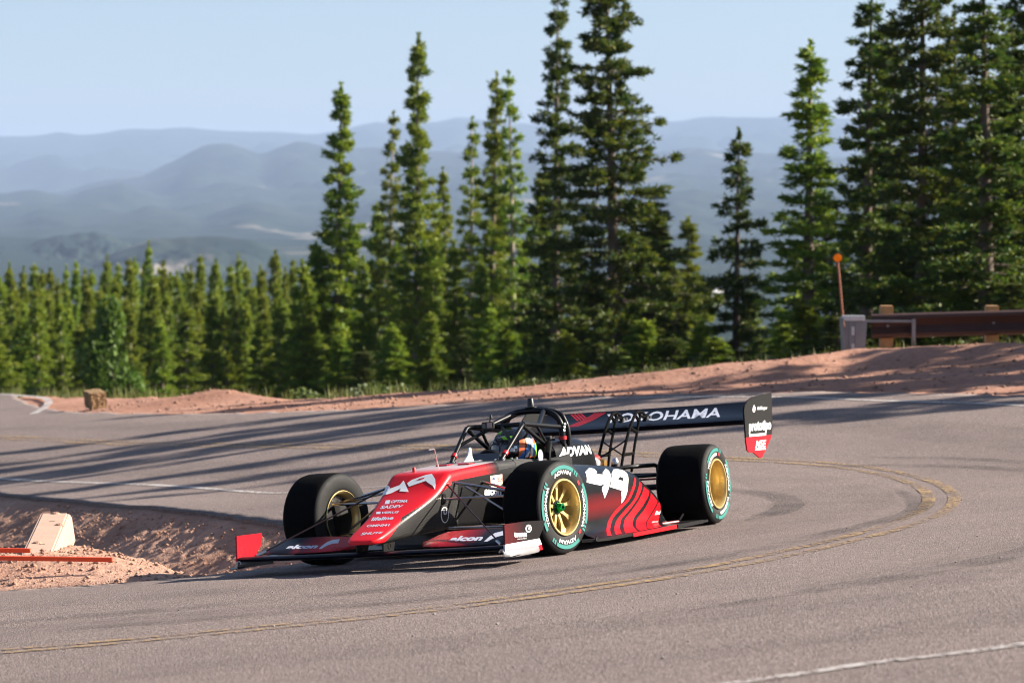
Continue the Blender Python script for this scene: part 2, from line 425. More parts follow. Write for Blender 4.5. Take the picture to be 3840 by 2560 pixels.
# ------------------------------------------------------------------ dirt: the verge inside the bend and the shoulder outside it
def dirt_patch(name, x0, x1, y0, y1, step, keep, shape, mat=None):
    nx, ny = int((x1 - x0) / step), int((y1 - y0) / step)
    X, Y = np.meshgrid(np.linspace(x0, x1, nx), np.linspace(y0, y1, ny))
    # coarse distance field, interpolated
    cs = 4; Xc, Yc = X[::cs, ::cs], Y[::cs, ::cs]; Dc = road_sd(Xc, Yc)
    fi, fj = np.arange(ny) / cs, np.arange(nx) / cs
    i0 = np.minimum(fi.astype(int), Dc.shape[0] - 2); j0 = np.minimum(fj.astype(int), Dc.shape[1] - 2); a = np.minimum(fi - i0, 1)[:, None]; b = np.minimum(fj - j0, 1)[None]
    D = Dc[i0][:, j0] * (1 - a) * (1 - b) + Dc[i0 + 1][:, j0] * a * (1 - b) + Dc[i0][:, j0 + 1] * (1 - a) * b + Dc[i0 + 1][:, j0 + 1] * a * b
    Z = shape(X, Y, D)
    edge = np.minimum(np.minimum(X - x0, x1 - X), np.minimum(Y - y0, y1 - Y))
    Z = Z - .6 * np.clip(1 - edge / .8, 0, 1)
    ok = keep(X, Y, D)
    idx = -np.ones(ok.shape, int); idx[ok] = np.arange(ok.sum())
    q = ok[:-1, :-1] & ok[1:, :-1] & ok[:-1, 1:] & ok[1:, 1:]
    f = np.stack([idx[:-1, :-1][q], idx[:-1, 1:][q], idx[1:, 1:][q], idx[1:, :-1][q]], 1)
    o = np_mesh(name, np.stack([X[ok], Y[ok], Z[ok]], 1), f, mat or DIRT, smooth=True)
    return tag(o, kind='structure')
CRX, CRY = np.array([-7.5, -5.5, -4.3, -3.5, -3.0, -2.55, -2.2, -1.9]), np.array([23.6, 23.0, 22.6, 21.9, 21.0, 20.1, 19.45, 18.9])   # brow of the sunlit bank
def verge(X, Y, D):
    yb = np.interp(X, CRX, CRY)
    beyond = np.clip((Y - yb) / .8, 0, 1); beyond = beyond * beyond * (3 - 2 * beyond)
    rise = np.clip(D / .9, 0, 1) * (1 - beyond) * .20 * np.clip((-1.8 - X) / 1.4, 0, 1)
    sag = beyond * np.clip(D / 1.5, 0, 1) ** 1.0 * (.58 + .14 * fbm(X, Y, .5, 2))
    z = zs(X, Y) - np.clip(.03 - D * .02, .01, .03) + rise - sag
    amp = np.clip(D / .25, .15, 1)
    bump = (fbm(X, Y, 1.4, 2) - .5) * .09 * (.1 + .9 * beyond) + (fbm(X, Y, 6, 3, .7) - .5) * (.012 + .026 * beyond)
    clod = np.clip(fbm(X + 40, Y, 13, 2, .7) - .54, 0, 1) * (.055 + .02 * beyond)
    return z + (bump + clod) * amp
dirt_patch('dirt_verge', -7.2, -.75, 18.3, 35, .03, lambda X, Y, D: (D > -.22), verge)
def shoulder(X, Y, D):
    z = ground(X, Y) - np.clip(.05 - D * .02, 0, .05)
    m = np.exp(-(((X + 4.3) / 1.15) ** 2 + ((Y - 45.2) / .8) ** 2)) * .12 + np.exp(-(((X + 3.1) / .8) ** 2 + ((Y - 44.6) / .6) ** 2)) * .07
    m = m + np.exp(-((Y - np.interp(X / np.maximum(Y, 1), CRU, CRD) + .6) / .7) ** 2) * .10 * (.4 + fbm(X, Y, .9, 3)) * np.clip((X + 1) / 3, 0, 1)
    yc = np.interp(X / np.maximum(Y, 1), CRU, CRD)
    m = m - .11 * np.clip(X / 3, 0, 1) * np.clip((yc - Y - .8) / .9, 0, 1) * np.clip(D / 1.2, 0, 1)
    return z + m + ((fbm(X, Y, 1.1, 3) - .5) * .06 + (fbm(X, Y, 7, 3) - .5) * .03) * np.clip(D / .5, .1, 1)
dirt_patch('dirt_shoulder', -10.5, 13, 28, 63, .09, lambda X, Y, D: (D > -.25) & (Y < np.interp(X / Y, CRU, CRD) + 7) & ((X > 3) | (Y > 33)), shoulder, dirt_mat('graded red brown shoulder', .88, .90))

def scatter_stones(name, n, region, smin, smax, mat, seed, label, cat):
    rg = np.random.default_rng(seed); ico = [(0, 0, 1), (.9, 0, .1), (.2, .85, 0), (-.8, .4, .1), (-.6, -.7, 0), (.35, -.85, .1), (0, 0, -.6)]
    fc = np.array([(0, 1, 2), (0, 2, 3), (0, 3, 4), (0, 4, 5), (0, 5, 1), (6, 2, 1), (6, 3, 2), (6, 4, 3), (6, 5, 4), (6, 1, 5)])
    P = region(rg, n); vs = []; fs = []
    base = np.array(ico)
    for i, (x, y, z) in enumerate(P):
        s_ = smin + (smax - smin) * rg.random() ** 3; a = rg.random() * 6.28
        b = base * (1 + (rg.random((7, 1)) - .5) * .5) * np.array([1, .6 + .5 * rg.random(), .5 + .35 * rg.random()]) * s_
        c, d = math.cos(a), math.sin(a)
        b = np.stack([b[:, 0] * c - b[:, 1] * d, b[:, 0] * d + b[:, 1] * c, b[:, 2]], 1)
        vs.append(b + [x, y, z]); fs.append(fc + 7 * i)
    o = np_mesh(name, np.concatenate(vs), np.concatenate(fs), mat)
    return tag(o, label, cat, kind='stuff')
def on_verge(rg, n):
    x = rg.uniform(-5.2, -1.2, n * 3); y = rg.uniform(18.8, 31, n * 3); D = road_sd(x, y); k = D > .06; x, y, D = x[k][:n], y[k][:n], D[k][:n]
    return np.stack([x, y, verge(x, y, D) + .004], 1)
scatter_stones('clods', 9000, on_verge, .005, .026, dirt_mat('crumbled clods', .9), 3, 'crumbled clods and pebbles strewn over the dirt inside the bend', 'clods')
def on_shoulder(rg, n):
    x = rg.uniform(-8, 9, n * 2); y = rg.uniform(33, 47, n * 2); D = road_sd(x, y); k = (D > -.3) & (y < np.interp(x / y, CRU, CRD) + .3); x, y, D = x[k][:n], y[k][:n], D[k][:n]
    return np.stack([x, y, shoulder(x, y, D) + .004], 1)
scatter_stones('shoulder_gravel', 2600, on_shoulder, .01, .045, dirt_mat('shoulder stones', .75), 13, 'loose stones and gravel strewn over the far dirt shoulder', 'gravel')
def on_road(rg, n):
    x = rg.uniform(-3, 5, n); y = rg.uniform(10, 27, n); k = road_sd(x, y) < -.05
    return np.stack([x[k], y[k], zs(x[k], y[k]) + .003], 1)
scatter_stones('gravel', 160, on_road, .004, .012, plain('grey gravel chips', (.3, .27, .25), .8), 5, 'loose gravel chips scattered on the tarmac', 'gravel')

# ------------------------------------------------------------------ far country
def ridge(name, prof, D, depth, zb, seed, rough, mat, face=.35):
    """a range whose skyline height (metres above datum) is given along x; it falls away before and behind"""
    xs = np.array([p[0] for p in prof]); hs = np.array([p[1] for p in prof])
    nx, ny = 320, 60
    X, T = np.meshgrid(np.linspace(xs[0], xs[-1], nx), np.linspace(0, 1, ny))
    H = np.interp(X, xs, hs); H = H + (fbm(X, X * 0 + seed, 8.0 / (xs[-1] - xs[0]) * 6, 5) - .5) * rough
    s_ = np.where(T < .72, (T / .72), 1 - (T - .72) / .28)
    prof_ = s_ ** 1.15 * (1 - .18 * np.sin(s_ * PI))
    N = (fbm(X + seed * 999, (T * depth) + seed * 333, 42.0 / (xs[-1] - xs[0]), 6, .6) - .5)
    Y = D - depth * .72 + T * depth
    Z = zb + (H - zb) * prof_ + N * (H - zb) * 2.2 * s_ * (1 - s_) * 2
    # seen from afar the sides of the range run on at the level of its ends
    ii = np.arange(ny - 1)[:, None] * nx; kk = np.arange(nx - 1)[None]
    o = np_mesh(name, np.stack([X * (Y / D), Y, Z], -1).reshape(-1, 3), np.stack([ii + kk, ii + kk + 1, ii + nx + kk + 1, ii + nx + kk], -1).reshape(-1, 4), mat, smooth=True)
    return tag(o, kind='structure')
def ang(D, pts): return [((u - 1176) / 6748 * D, 2.55 + (440 - v) / 6748 * D) for u, v in pts]   # from surveyed bearings and elevations to metres
ridge('mountain', ang(19000, [(-2500, 300), (-900, 300), (-200, 318), (0, 312), (75, 305), (140, 302), (190, 309), (240, 302), (285, 291), (360, 297), (450, 293), (520, 298), (600, 297), (720, 301), (790, 292), (860, 280), (1000, 284), (1050, 271), (1150, 280), (1300, 284), (1530, 270), (1700, 272), (1850, 268), (2352, 276), (3000, 290), (5000, 300)]), 19000, 9000, -30, 3, 55, mount_mat('distant range forest', 1, .70))
ridge('mountain', ang(11500, [(-2500, 460), (-600, 455), (0, 452), (130, 436), (250, 412), (330, 398), (410, 366), (470, 335), (520, 324), (565, 336), (600, 348), (640, 330), (690, 316), (760, 330), (900, 345), (1050, 352), (1250, 345), (1500, 340), (1700, 352), (1900, 360), (2352, 350), (3200, 380), (4500, 440)]), 11500, 4600, -45, 5, 40, mount_mat('middle range forest', 2, .62))
ridge('mountain', ang(7200, [(-2000, 520), (-300, 490), (0, 508), (90, 484), (190, 500), (330, 468), (470, 492), (600, 462), (740, 484), (880, 450), (1050, 470), (1200, 446), (1400, 466), (1600, 440), (1800, 462), (2000, 442), (2400, 460), (4000, 500)]), 7200, 2600, -85, 8, 40, mount_mat('foothill forest', 6, .60))
ridge('mountain', ang(9200, [(-2000, 470), (-200, 462), (60, 440), (160, 452), (280, 425), (390, 446), (520, 412), (640, 438), (780, 405), (950, 430), (1150, 398), (1350, 425), (1550, 400), (1750, 420), (2000, 396), (2300, 415), (3500, 450)]), 9200, 2800, -60, 21, 45, mount_mat('broken foothill forest', 9, .60))
ridge('hill', ang(4300, [(-1200, 585), (-300, 572), (0, 562), (80, 552), (150, 537), (220, 528), (262, 540), (300, 562), (360, 590), (420, 640)]), 4300, 900, -100, 11, 10, mount_mat('near hill forest', 3, .66))
ridge('hill', ang(3700, [(150, 640), (220, 603), (290, 570), (360, 547), (430, 540), (520, 545), (575, 552), (640, 578), (760, 602), (1000, 612), (1500, 610), (2352, 605), (3500, 620)]), 3700, 800, -105, 14, 10, mount_mat('near hill meadow', 4, .575))

# pale roofs of buildings down in the valley
ROOF = plain('white sheet roof', (.78, .77, .74), .5); WALLM = plain('pale building wall', (.55, .52, .47), .8)
def farm_building(x, y, w, d, h, rz, label):
    z = float(land_z(np.array(x), np.array(y))) - 4
    e = empty('valley_building', (x, y, z), rz); tag(e, label, 'building', 'pale buildings down in the valley')
    MB().box((0, 0, h / 2 + 3), (w, d, h + 6)).build('wall', WALLM, e)
    MB().prism([(-w / 2 - 1, -d / 2 - 1, h + 6), (w / 2 + 1, -d / 2 - 1, h + 6), (w / 2 + 1, 0, h + 6 + d * .22), (-w / 2 - 1, 0, h + 6 + d * .22)], (0, 0, .4)).build('roof', ROOF, e)
    MB().prism([(-w / 2 - 1, d / 2 + 1, h + 6), (w / 2 + 1, d / 2 + 1, h + 6), (w / 2 + 1, 0, h + 6 + d * .22), (-w / 2 - 1, 0, h + 6 + d * .22)], (0, 0, .4)).build('roof', ROOF, e)
for (u, D, w, lab) in ((270, 2400, 22, 'white roofed building in the valley above the bright green shrub'), (845, 2350, 16, 'small pale building in the valley beside the first tall middle spruce'), (1636, 2300, 16, 'pale building in the valley left of the lone small spruce')):
    farm_building((u - 1176) / 6748 * D, D, w, w * .7, 8, .4, lab)

# ------------------------------------------------------------------ trees
def needle_mat(name, dark, light, tip):
    m = NT(name); o = m.pos(); geo = m.n('NewGeometry'); oi = m.n('ObjectInfo')
    f = m.noise(o, 1.1, 3); g = geo.outputs['Random Per Island']
    c = m.mix(m.mapr(f, .35, .65), dark, light)
    c = m.mix(m.mapr(g, .55, 1, 0, .75), c, tip)
    hs = m.n('HueSaturation'); m.l(c, hs.inputs['Color']); m.l(m.mapr(oi.outputs['Random'], 0, 1, .8, 1.2), hs.inputs['Value']); m.l(m.mapr(oi.outputs['Random'], 0, 1, .485, .515), hs.inputs['Hue'])
    m.set(Base_Color=hs.outputs[0], Roughness=.55); m.b.inputs['Specular IOR Level'].default_value = .35
    tr = m.n('BsdfTranslucent'); m.l(hs.outputs[0], tr.inputs[0]); mx = m.n('MixShader'); mx.inputs[0].default_value = .34
    m.l(m.b.outputs[0], mx.inputs[1]); m.l(tr.outputs[0], mx.inputs[2]); m.l(mx.outputs[0], m.out.inputs[0])
    return m.mat
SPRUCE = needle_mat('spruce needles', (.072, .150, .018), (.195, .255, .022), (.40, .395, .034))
SPRUCE_SHADE = needle_mat('shade darkened spruce needles', (.024, .060, .012), (.070, .108, .014), (.23, .225, .022))  # darker copy of the needles, shade side of the big trees put into colour
ASPEN = needle_mat('bright green leaves', (.06, .13, .018), (.11, .21, .025), (.16, .26, .035))
SAGE = needle_mat('grey green brush', (.09, .11, .05), (.15, .17, .09), (.20, .21, .11))
BARK = plain('grey brown bark', (.135, .10, .078), .95, var=.4, scale=14, bump=.6)
PALEBARK = plain('pale dead bark', (.33, .27, .22), .95, var=.35, scale=14, bump=.5)

def spruce_mesh(seed, H, Rad, base=.12, n_br=7, gap=.30, leaf=1.0, ragged=.35, mat=SPRUCE, bark=BARK, dens=1.0):
    rg = np.random.default_rng(seed)
    tb = MB(); bend = (rg.random(2) - .5) * .25
    ax = lambda z: np.array([bend[0] * (z / H) ** 2, bend[1] * (z / H) ** 2, z])
    zz = np.linspace(-.6, H * .985, 12); r0 = .011 * H + .03
    tb.tube([ax(max(z, 0)) + [0, 0, min(z, 0)] for z in zz], [r0 * (1 - .93 * max(z, 0) / H) for z in zz], 7)
    V = []
    z = H * base
    while z < H * .975:
        tt = (z - H * base) / (H * (1 - base))
        env = Rad * ((1 - tt) ** .92 * .96 + .05) * (.90 + .10 * min(1, tt / .12))
        k = max(3, int(n_br * (.6 + .6 * (1 - tt)) + rg.random()))
        a0 = rg.random() * 6.28
        for b in range(k):
            a = a0 + 6.283 * b / k + (rg.random() - .5) * .7
            L = env * (1 - ragged + ragged * 1.5 * rg.random())
            L *= .62 + .72 * float(fbm(np.array(math.cos(a) * 1.3 + seed * 7.7), np.array(math.sin(a) * 1.3 + z * .85), 1.0, 2))
            if rg.random() < .06 * (1 - tt): L *= 1.35
            if rg.random() < .10: continue
            up = .30 * (tt - .35) + (rg.random() - .5) * .22
            s = np.linspace(0, 1, 6)
            rr = L * s; hh = L * (up * s - .42 * (1 - tt * .6) * s ** 2 + .22 * s ** 4)
            c, d = math.cos(a), math.sin(a); o = ax(min(H * .98, z + (rg.random() - .5) * gap * 1.9))
            P = o + np.stack([rr * c, rr * d, hh], 1)
            if L > .35: tb.tube([P[0], P[3], P[5]], [.018 + .008 * L, .012, .004], 3, cap=False)
            nt = max(2, int(dens * (2.5 + 9.5 * L))); ts = np.minimum(1.0, .12 + .92 * rg.random(nt) ** .8); ts[0] = 1.0
            q = np.stack([np.interp(ts, s, P[:, i]) for i in range(3)], 1)
            tan = np.array([c, d, 0.]); side = np.array([-d, c, 0.])
            sp = (rg.random((nt, 1)) - .5) * 2 * (.10 + .26 * (1 - ts[:, None])) * min(1.1, L + .25)
            q = q + side * sp; q[:, 2] -= np.abs(sp[:, 0]) * .25
            n = 22; Q = np.repeat(q, n, 0); m_ = len(Q)
            dirv = tan * (.55 + .3 * rg.random((m_, 1))) + side * np.sign(np.repeat(sp, n, 0)) * .35 + np.array([0, 0, .28]) + rg.normal(size=(m_, 3)) * .62
            dirv /= np.linalg.norm(dirv, axis=1)[:, None]
            w = np.cross(dirv, rg.normal(size=(m_, 3))); w /= np.linalg.norm(w, axis=1)[:, None] + 1e-9
            Q = Q + rg.normal(size=(m_, 3)) * .035 * leaf
            ln = (.085 + .08 * rg.random((m_, 1))) * leaf; wd = (.0145 + .011 * rg.random((m_, 1))) * leaf
            V.append(np.stack([Q - w * wd * .5, Q + dirv * ln * .5 - w * wd, Q + dirv * ln, Q + dirv * ln * .45 + w * wd], 1))
        z += gap * (.75 + .5 * rg.random()) * (1 - .35 * tt)
    # leader
    n = int(40 * dens); t_ = rg.random(n); q = np.stack([ax(H * (.965 + .04 * k)) for k in t_]); dv = np.stack([rg.normal(size=n) * .6, rg.normal(size=n) * .6, .5 + rg.random(n)], 1); dv /= np.linalg.norm(dv, axis=1)[:, None]
    w = np.cross(dv, rg.normal(size=(n, 3))); w /= np.linalg.norm(w, axis=1)[:, None]; ln = .10 * leaf
    V.append(np.stack([q - w * .02, q + dv * ln * .5 - w * .035 * leaf, q + dv * ln, q + dv * ln * .5 + w * .035 * leaf], 1))
    V = np.concatenate(V).reshape(-1, 3)
    F = np.arange(len(V)).reshape(-1, 4)
    crown = np_mesh('crown', V, F, mat)
    trunk = tb.build('trunk', bark, None, smooth=180, fixn=False)
    me = (trunk.data, crown.data, H, Rad)
    for o in (trunk, crown): bpy.data.objects.remove(o)
    return me

KINDS = {
    'spire': spruce_mesh(1, 10, .95, .03, 7, .27, 1.0, .5),
    'spire_b': spruce_mesh(2, 10, .85, .04, 6, .27, 1.0, .55),
    'sparse': spruce_mesh(3, 10, .95, .07, 6, .33, .98, .65, bark=PALEBARK, dens=.9),
    'full': spruce_mesh(4, 12, 1.75, .03, 8, .31, 1.08, .55, mat=SPRUCE_SHADE),
    'full_b': spruce_mesh(5, 12, 1.40, .04, 7, .34, 1.05, .6, mat=SPRUCE_SHADE),
    'small': spruce_mesh(6, 7, .90, .03, 6, .32, .95, .65, mat=SPRUCE_SHADE),
    'wood_a': spruce_mesh(7, 8, .95, .02, 6, .27, 1.15, .45, dens=1.0),
    'wood_b': spruce_mesh(8, 8, .85, .08, 6, .29, 1.15, .55, bark=PALEBARK, dens=1.0),
    'wood_c': spruce_mesh(9, 8, 1.1, .02, 7, .27, 1.15, .5, dens=1.0),
}
def put_tree(kind, x, y, ztop, rad, label, group, rz=0., H=None):
    z = gz(x, y) - .15
    td, cd, H0, R0 = KINDS[kind]
    h = (ztop - z) if H is None else H
    e = empty('spruce_tree', (x, y, z), rz); e.scale = (rad / R0, rad / R0, h / H0); e.rotation_euler = (R(1.0 * math.sin(x * 7.1)), R(1.0 * math.sin(y * 3.7 + x)), rz)
    tag(e, label, 'tree', group)
    link(bpy.data.objects.new('trunk', td), e); link(bpy.data.objects.new('crown', cd), e)
    return e
_ONE = 'first second third fourth fifth sixth seventh eighth ninth tenth eleventh twelfth thirteenth fourteenth fifteenth sixteenth seventeenth eighteenth nineteenth'.split()
def ordinal(n): return _ONE[n] if n < 19 else ('twentieth' if n == 19 else 'twenty-' + _ONE[n - 20])
G1, G2, G3 = 'slim spruces in the middle of the picture', 'big dark spruces behind the rear wing', 'spruces on the right by the guardrail'
for i, (k, x, y, zt, r, lab, g) in enumerate([
    ('spire', -5.54, 92, 5.88, 1.15, 'slim spruce with thin bare tip, first of the tall middle row', G1),
    ('sparse', -4.14, 97, 5.1, .85, 'thin spruce with pale bare trunk, second of the tall middle row', G1),
    ('spire', -2.86, 88, 7.17, 1.0, 'tallest slim spruce of the middle row, pointed spire', G1),
    ('spire_b', -2.25, 104, 3.32, .8, 'short slim spruce just right of the tallest middle spire', G1),
    ('sparse', -1.38, 97, 4.92, .9, 'slim spruce left of the twin spires in the middle row', G1),
    ('spire_b', -.7, 93, 6.24, .9, 'left one of the twin slim spires in the middle row', G1),
    ('sparse', .09, 90, 6.14, .85, 'right one of the twin slim spires in the middle row', G1),
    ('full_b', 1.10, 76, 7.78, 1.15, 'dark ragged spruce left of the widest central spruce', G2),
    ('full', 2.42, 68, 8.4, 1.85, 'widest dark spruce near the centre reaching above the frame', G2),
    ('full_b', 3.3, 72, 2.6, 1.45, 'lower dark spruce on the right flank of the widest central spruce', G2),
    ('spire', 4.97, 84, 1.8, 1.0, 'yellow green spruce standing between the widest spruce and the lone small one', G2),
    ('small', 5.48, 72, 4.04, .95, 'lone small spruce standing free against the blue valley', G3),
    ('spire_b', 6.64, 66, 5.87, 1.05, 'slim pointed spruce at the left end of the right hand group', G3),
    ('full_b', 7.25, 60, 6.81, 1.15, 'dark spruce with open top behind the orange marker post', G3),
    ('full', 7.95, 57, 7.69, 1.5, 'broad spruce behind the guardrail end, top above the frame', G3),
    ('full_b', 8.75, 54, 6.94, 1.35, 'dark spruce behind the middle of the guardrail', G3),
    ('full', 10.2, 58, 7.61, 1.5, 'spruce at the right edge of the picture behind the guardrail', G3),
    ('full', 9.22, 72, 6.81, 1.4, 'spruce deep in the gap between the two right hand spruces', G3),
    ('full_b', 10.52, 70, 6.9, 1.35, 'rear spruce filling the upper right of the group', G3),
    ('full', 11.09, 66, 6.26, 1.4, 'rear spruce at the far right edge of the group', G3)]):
    r *= 1.1 if g == G1 else (1.14 if g == G2 else 1.22)
    put_tree(k, x, y, zt, r, lab, g, rz=i * 1.9)
# the young wood on the left: every tree surveyed by bearing and tip elevation at its own distance
G4 = 'young spruce wood on the left'
rg = random.Random(11)
wood = [(-20, 620), (8, 640), (30, 605), (62, 640), (92, 622), (132, 642), (178, 603), (215, 622), (247, 590), (292, 598), (318, 595), (343, 556), (378, 600), (408, 625), (440, 612), (467, 590), (500, 598), (552, 585), (590, 622), (622, 578), (655, 615), (680, 598), (705, 625)]
tipw = ['tip left of', 'tip right of']
for i, (u, v) in enumerate(wood):
    D = 118 + (i * 37) % 30; x = (u - 1176) / 6748 * D; zt = 2.55 + (440 - v) / 6748 * D
    size = 'tall' if v < 600 else 'shorter'
    put_tree(('wood_a', 'wood_b', 'wood_c')[i % 3], x, D, zt, 0.66 + .25 * rg.random(), f'{ordinal(i)} spruce tip from the left in the back row of the left wood, {size}', G4, rz=rg.random() * 6)
front = [(-10, 700), (45, 735), (85, 690), (150, 700), (195, 745), (300, 715), (335, 690), (372, 735), (425, 705), (455, 745), (490, 690), (520, 720), (560, 690), (600, 735), (640, 700), (672, 745), (715, 715), (745, 760)]
for i, (u, v) in enumerate(front):
    D = 88 + (i * 29) % 22; x = (u - 1176) / 6748 * D; zt = 2.55 + (440 - v) / 6748 * D
    put_tree(('wood_c', 'wood_a', 'wood_b')[i % 3], x, D, zt, .68 + .3 * rg.random(), f'{ordinal(i)} low spruce from the left in the front row of the left wood', G4, rz=rg.random() * 6)
mid = [(15, 668), (52, 690), (75, 660), (112, 672), (160, 655), (186, 690), (230, 662), (268, 640), (285, 690), (308, 655), (328, 700), (356, 640), (392, 672), (420, 690), (452, 660), (478, 700), (505, 668), (534, 650), (566, 690), (585, 660), (612, 668), (638, 655), (664, 690), (690, 668), (730, 640)]
mid = sorted(mid + [(35, 650), (98, 655), (145, 690), (205, 650), (248, 668), (340, 668)])
for i, (u, v) in enumerate(mid):
    D = 104 + (i * 23) % 17; x = (u - 1176) / 6748 * D; zt = 2.55 + (440 - v) / 6748 * D
    put_tree(('wood_b', 'wood_a', 'wood_b', 'wood_c')[i % 4], x, D, zt, .60 + .25 * rg.random(), f'{ordinal(i)} spruce from the left in the middle row of the left wood', G4, rz=rg.random() * 6)
rear = [(20, 622), (46, 615), (78, 610), (112, 618), (150, 612), (196, 618), (232, 612), (262, 625), (276, 610), (305, 630), (330, 612), (360, 618), (392, 628), (424, 615), (454, 625), (484, 618), (515, 632), (535, 612), (575, 605), (606, 612), (640, 600), (668, 618)]
for i, (u, v) in enumerate(rear):
    D = 150 + (i * 31) % 26; x = (u - 1176) / 6748 * D; zt = 2.55 + (440 - v) / 6748 * D
    put_tree(('wood_b', 'wood_c', 'wood_a')[i % 3], x, D, zt, .85 + .3 * rg.random(), f'{ordinal(i)} slender spruce from the left in the rearmost row of the left wood', G4, rz=rg.random() * 6)
low = [(775, 770, 80), (830, 800, 78), (905, 745, 80), (985, 720, 82), (1060, 760, 80), (1115, 700, 84), (1170, 745, 78), (1225, 690, 80), (1300, 760, 66), (1475, 735, 62), (1545, 770, 62), (1610, 740, 66), (1650, 775, 62), (1745, 770, 64), (1800, 740, 62), (1850, 690, 56), (1925, 720, 52), (2080, 640, 56), (2200, 660, 54), (2320, 640, 52)]
fill = [(700, 600, 90), (735, 560, 92), (800, 520, 98), (835, 590, 90), (920, 560, 95), (1000, 510, 99), (1050, 560, 90), (1150, 470, 97), (1210, 540, 92), (1240, 430, 88), (1265, 600, 82), (1105, 590, 88), (970, 600, 90), (870, 470, 100), (1330, 560, 80), (1450, 520, 78), (1520, 480, 82), (1560, 610, 76), (1620, 640, 84), (1720, 690, 90), (1780, 700, 95), (1830, 560, 74), (1900, 430, 70), (1945, 560, 66), (2020, 300, 76), (2150, 330, 78), (2260, 300, 74)]
for i, (u, v, D) in enumerate(sorted(fill)):
    x = (u - 1176) / 6748 * D; zt = 2.55 + (440 - v) / 6748 * D
    put_tree(('wood_c', 'wood_a', 'spire')[i % 3] if u < 1700 or 1700 < u < 1800 else 'full_b', x, D, zt, .8 + .3 * rg.random(), f'{ordinal(i)} half height spruce from the left, standing behind the tall trees', 'half height spruces behind the tall trees', rz=rg.random() * 6)
for i, (u, v, D) in enumerate(low):
    x = (u - 1176) / 6748 * D; zt = 2.55 + (440 - v) / 6748 * D
    put_tree(('wood_a', 'small', 'wood_c')[i % 3], x, D, zt, .75 + .3 * rg.random(), f'{ordinal(i)} undergrowth spruce from the left at the feet of the tall trees', 'undergrowth spruces below the tall trees', rz=rg.random() * 6)
# beyond the right edge of the picture: the trees whose shadows lie across the road
for i, (x, y, h) in enumerate([(15.5, 34.3, 11.5), (12.6, 36.4, 10.5), (15.0, 37.8, 12.5), (12.0, 38.6, 10), (17.5, 39.3, 13.5), (13.4, 40.6, 11), (20.5, 36.8, 14), (12.0, 44.6, 9.5), (16.5, 45.4, 12), (13.2, 46.2, 10), (18.5, 46, 13), (19, 34.4, 13), (14.2, 35.6, 11), (17.0, 35.9, 12.5), (18.2, 38, 13), (14, 39.5, 11.5)]):
    put_tree(('spire', 'sparse', 'spire_b', 'sparse')[i % 4], x, y, 0, (.42 if y < 37 else .72) + .25 * rg.random(), 'spruce beyond the right edge whose long shadow crosses the road', 'roadside spruces right of the picture', rz=rg.random() * 6, H=h)

# ------------------------------------------------------------------ shrubs and grass
def leaf_cloud(seed, n, blobs, leaf, mat):
    g = np.random.default_rng(seed); V = []
    for (cx, cy, cz, rx, ry, rz_) in blobs:
        m_ = int(n / len(blobs)); d = g.normal(size=(m_, 3)); d /= np.linalg.norm(d, axis=1)[:, None]
        p = d * (g.random((m_, 1)) ** .4) * [rx, ry, rz_] + [cx, cy, cz]; p[:, 2] = np.abs(p[:, 2])
        a = g.normal(size=(m_, 3)); a /= np.linalg.norm(a, axis=1)[:, None]; b = np.cross(a, g.normal(size=(m_, 3))); b /= np.linalg.norm(b, axis=1)[:, None]
        s = leaf * (.6 + .8 * g.random((m_, 1)))
        V.append(np.stack([p - a * s, p - b * s * .6, p + a * s, p + b * s * .6], 1))
    V = np.concatenate(V).reshape(-1, 3); o = np_mesh('foliage', V, np.arange(len(V)).reshape(-1, 4), mat); me = o.data; bpy.data.objects.remove(o); return me
BUSH = leaf_cloud(1, 2600, [(0, 0, .8, .7, .6, .8), (.5, .2, 1.4, .5, .5, .6), (-.4, 0, .5, .6, .5, .5), (.2, -.1, 2.0, .4, .4, .6)], .075, ASPEN)
SCRUB = leaf_cloud(2, 700, [(0, 0, .18, .35, .3, .22), (.3, .1, .12, .25, .2, .16)], .04, SAGE)
GREEN = leaf_cloud(3, 900, [(0, 0, .25, .4, .35, .3), (-.3, .1, .18, .3, .25, .2)], .05, needle_mat('leafy brush', (.035, .06, .015), (.08, .11, .02), (.13, .15, .03)))
stem = MB().tube([(0, 0, -.3), (.03, 0, .6), (.1, 0, 1.3)], [.04, .03, .015], 6).build('stem', BARK); STEM = stem.data; bpy.data.objects.remove(stem)
stem = MB().tube([(0, 0, -.2), (.02, 0, .1), (.05, 0, .22)], [.02, .015, .006], 5).build('stem', BARK); TWIG = stem.data; bpy.data.objects.remove(stem)
def shrub(name, me, u, D, s, label, cat, group=None):
    x = (u - 1176) / 6748 * D; e = empty(name, (x, D, gz(x, D) - .05), u * .37); e.scale = s; tag(e, label, cat, group)
    link(bpy.data.objects.new('foliage', me), e); link(bpy.data.objects.new('stem', STEM if me is BUSH else TWIG), e)
shrub('aspen_shrub', BUSH, 262, 84, (1.1, 1.0, 1.55), 'bright green leafy shrub in front of the left wood', 'shrub')
shrub('aspen_shrub', BUSH, 205, 86, (.9, .8, .75), 'low bright green shrub left of the taller bright shrub', 'shrub')
shrub('aspen_shrub', BUSH, 318, 82, (.8, .7, .7), 'low bright green shrub behind the straw bale', 'shrub')
G5 = 'small brush along the crest of the shoulder'
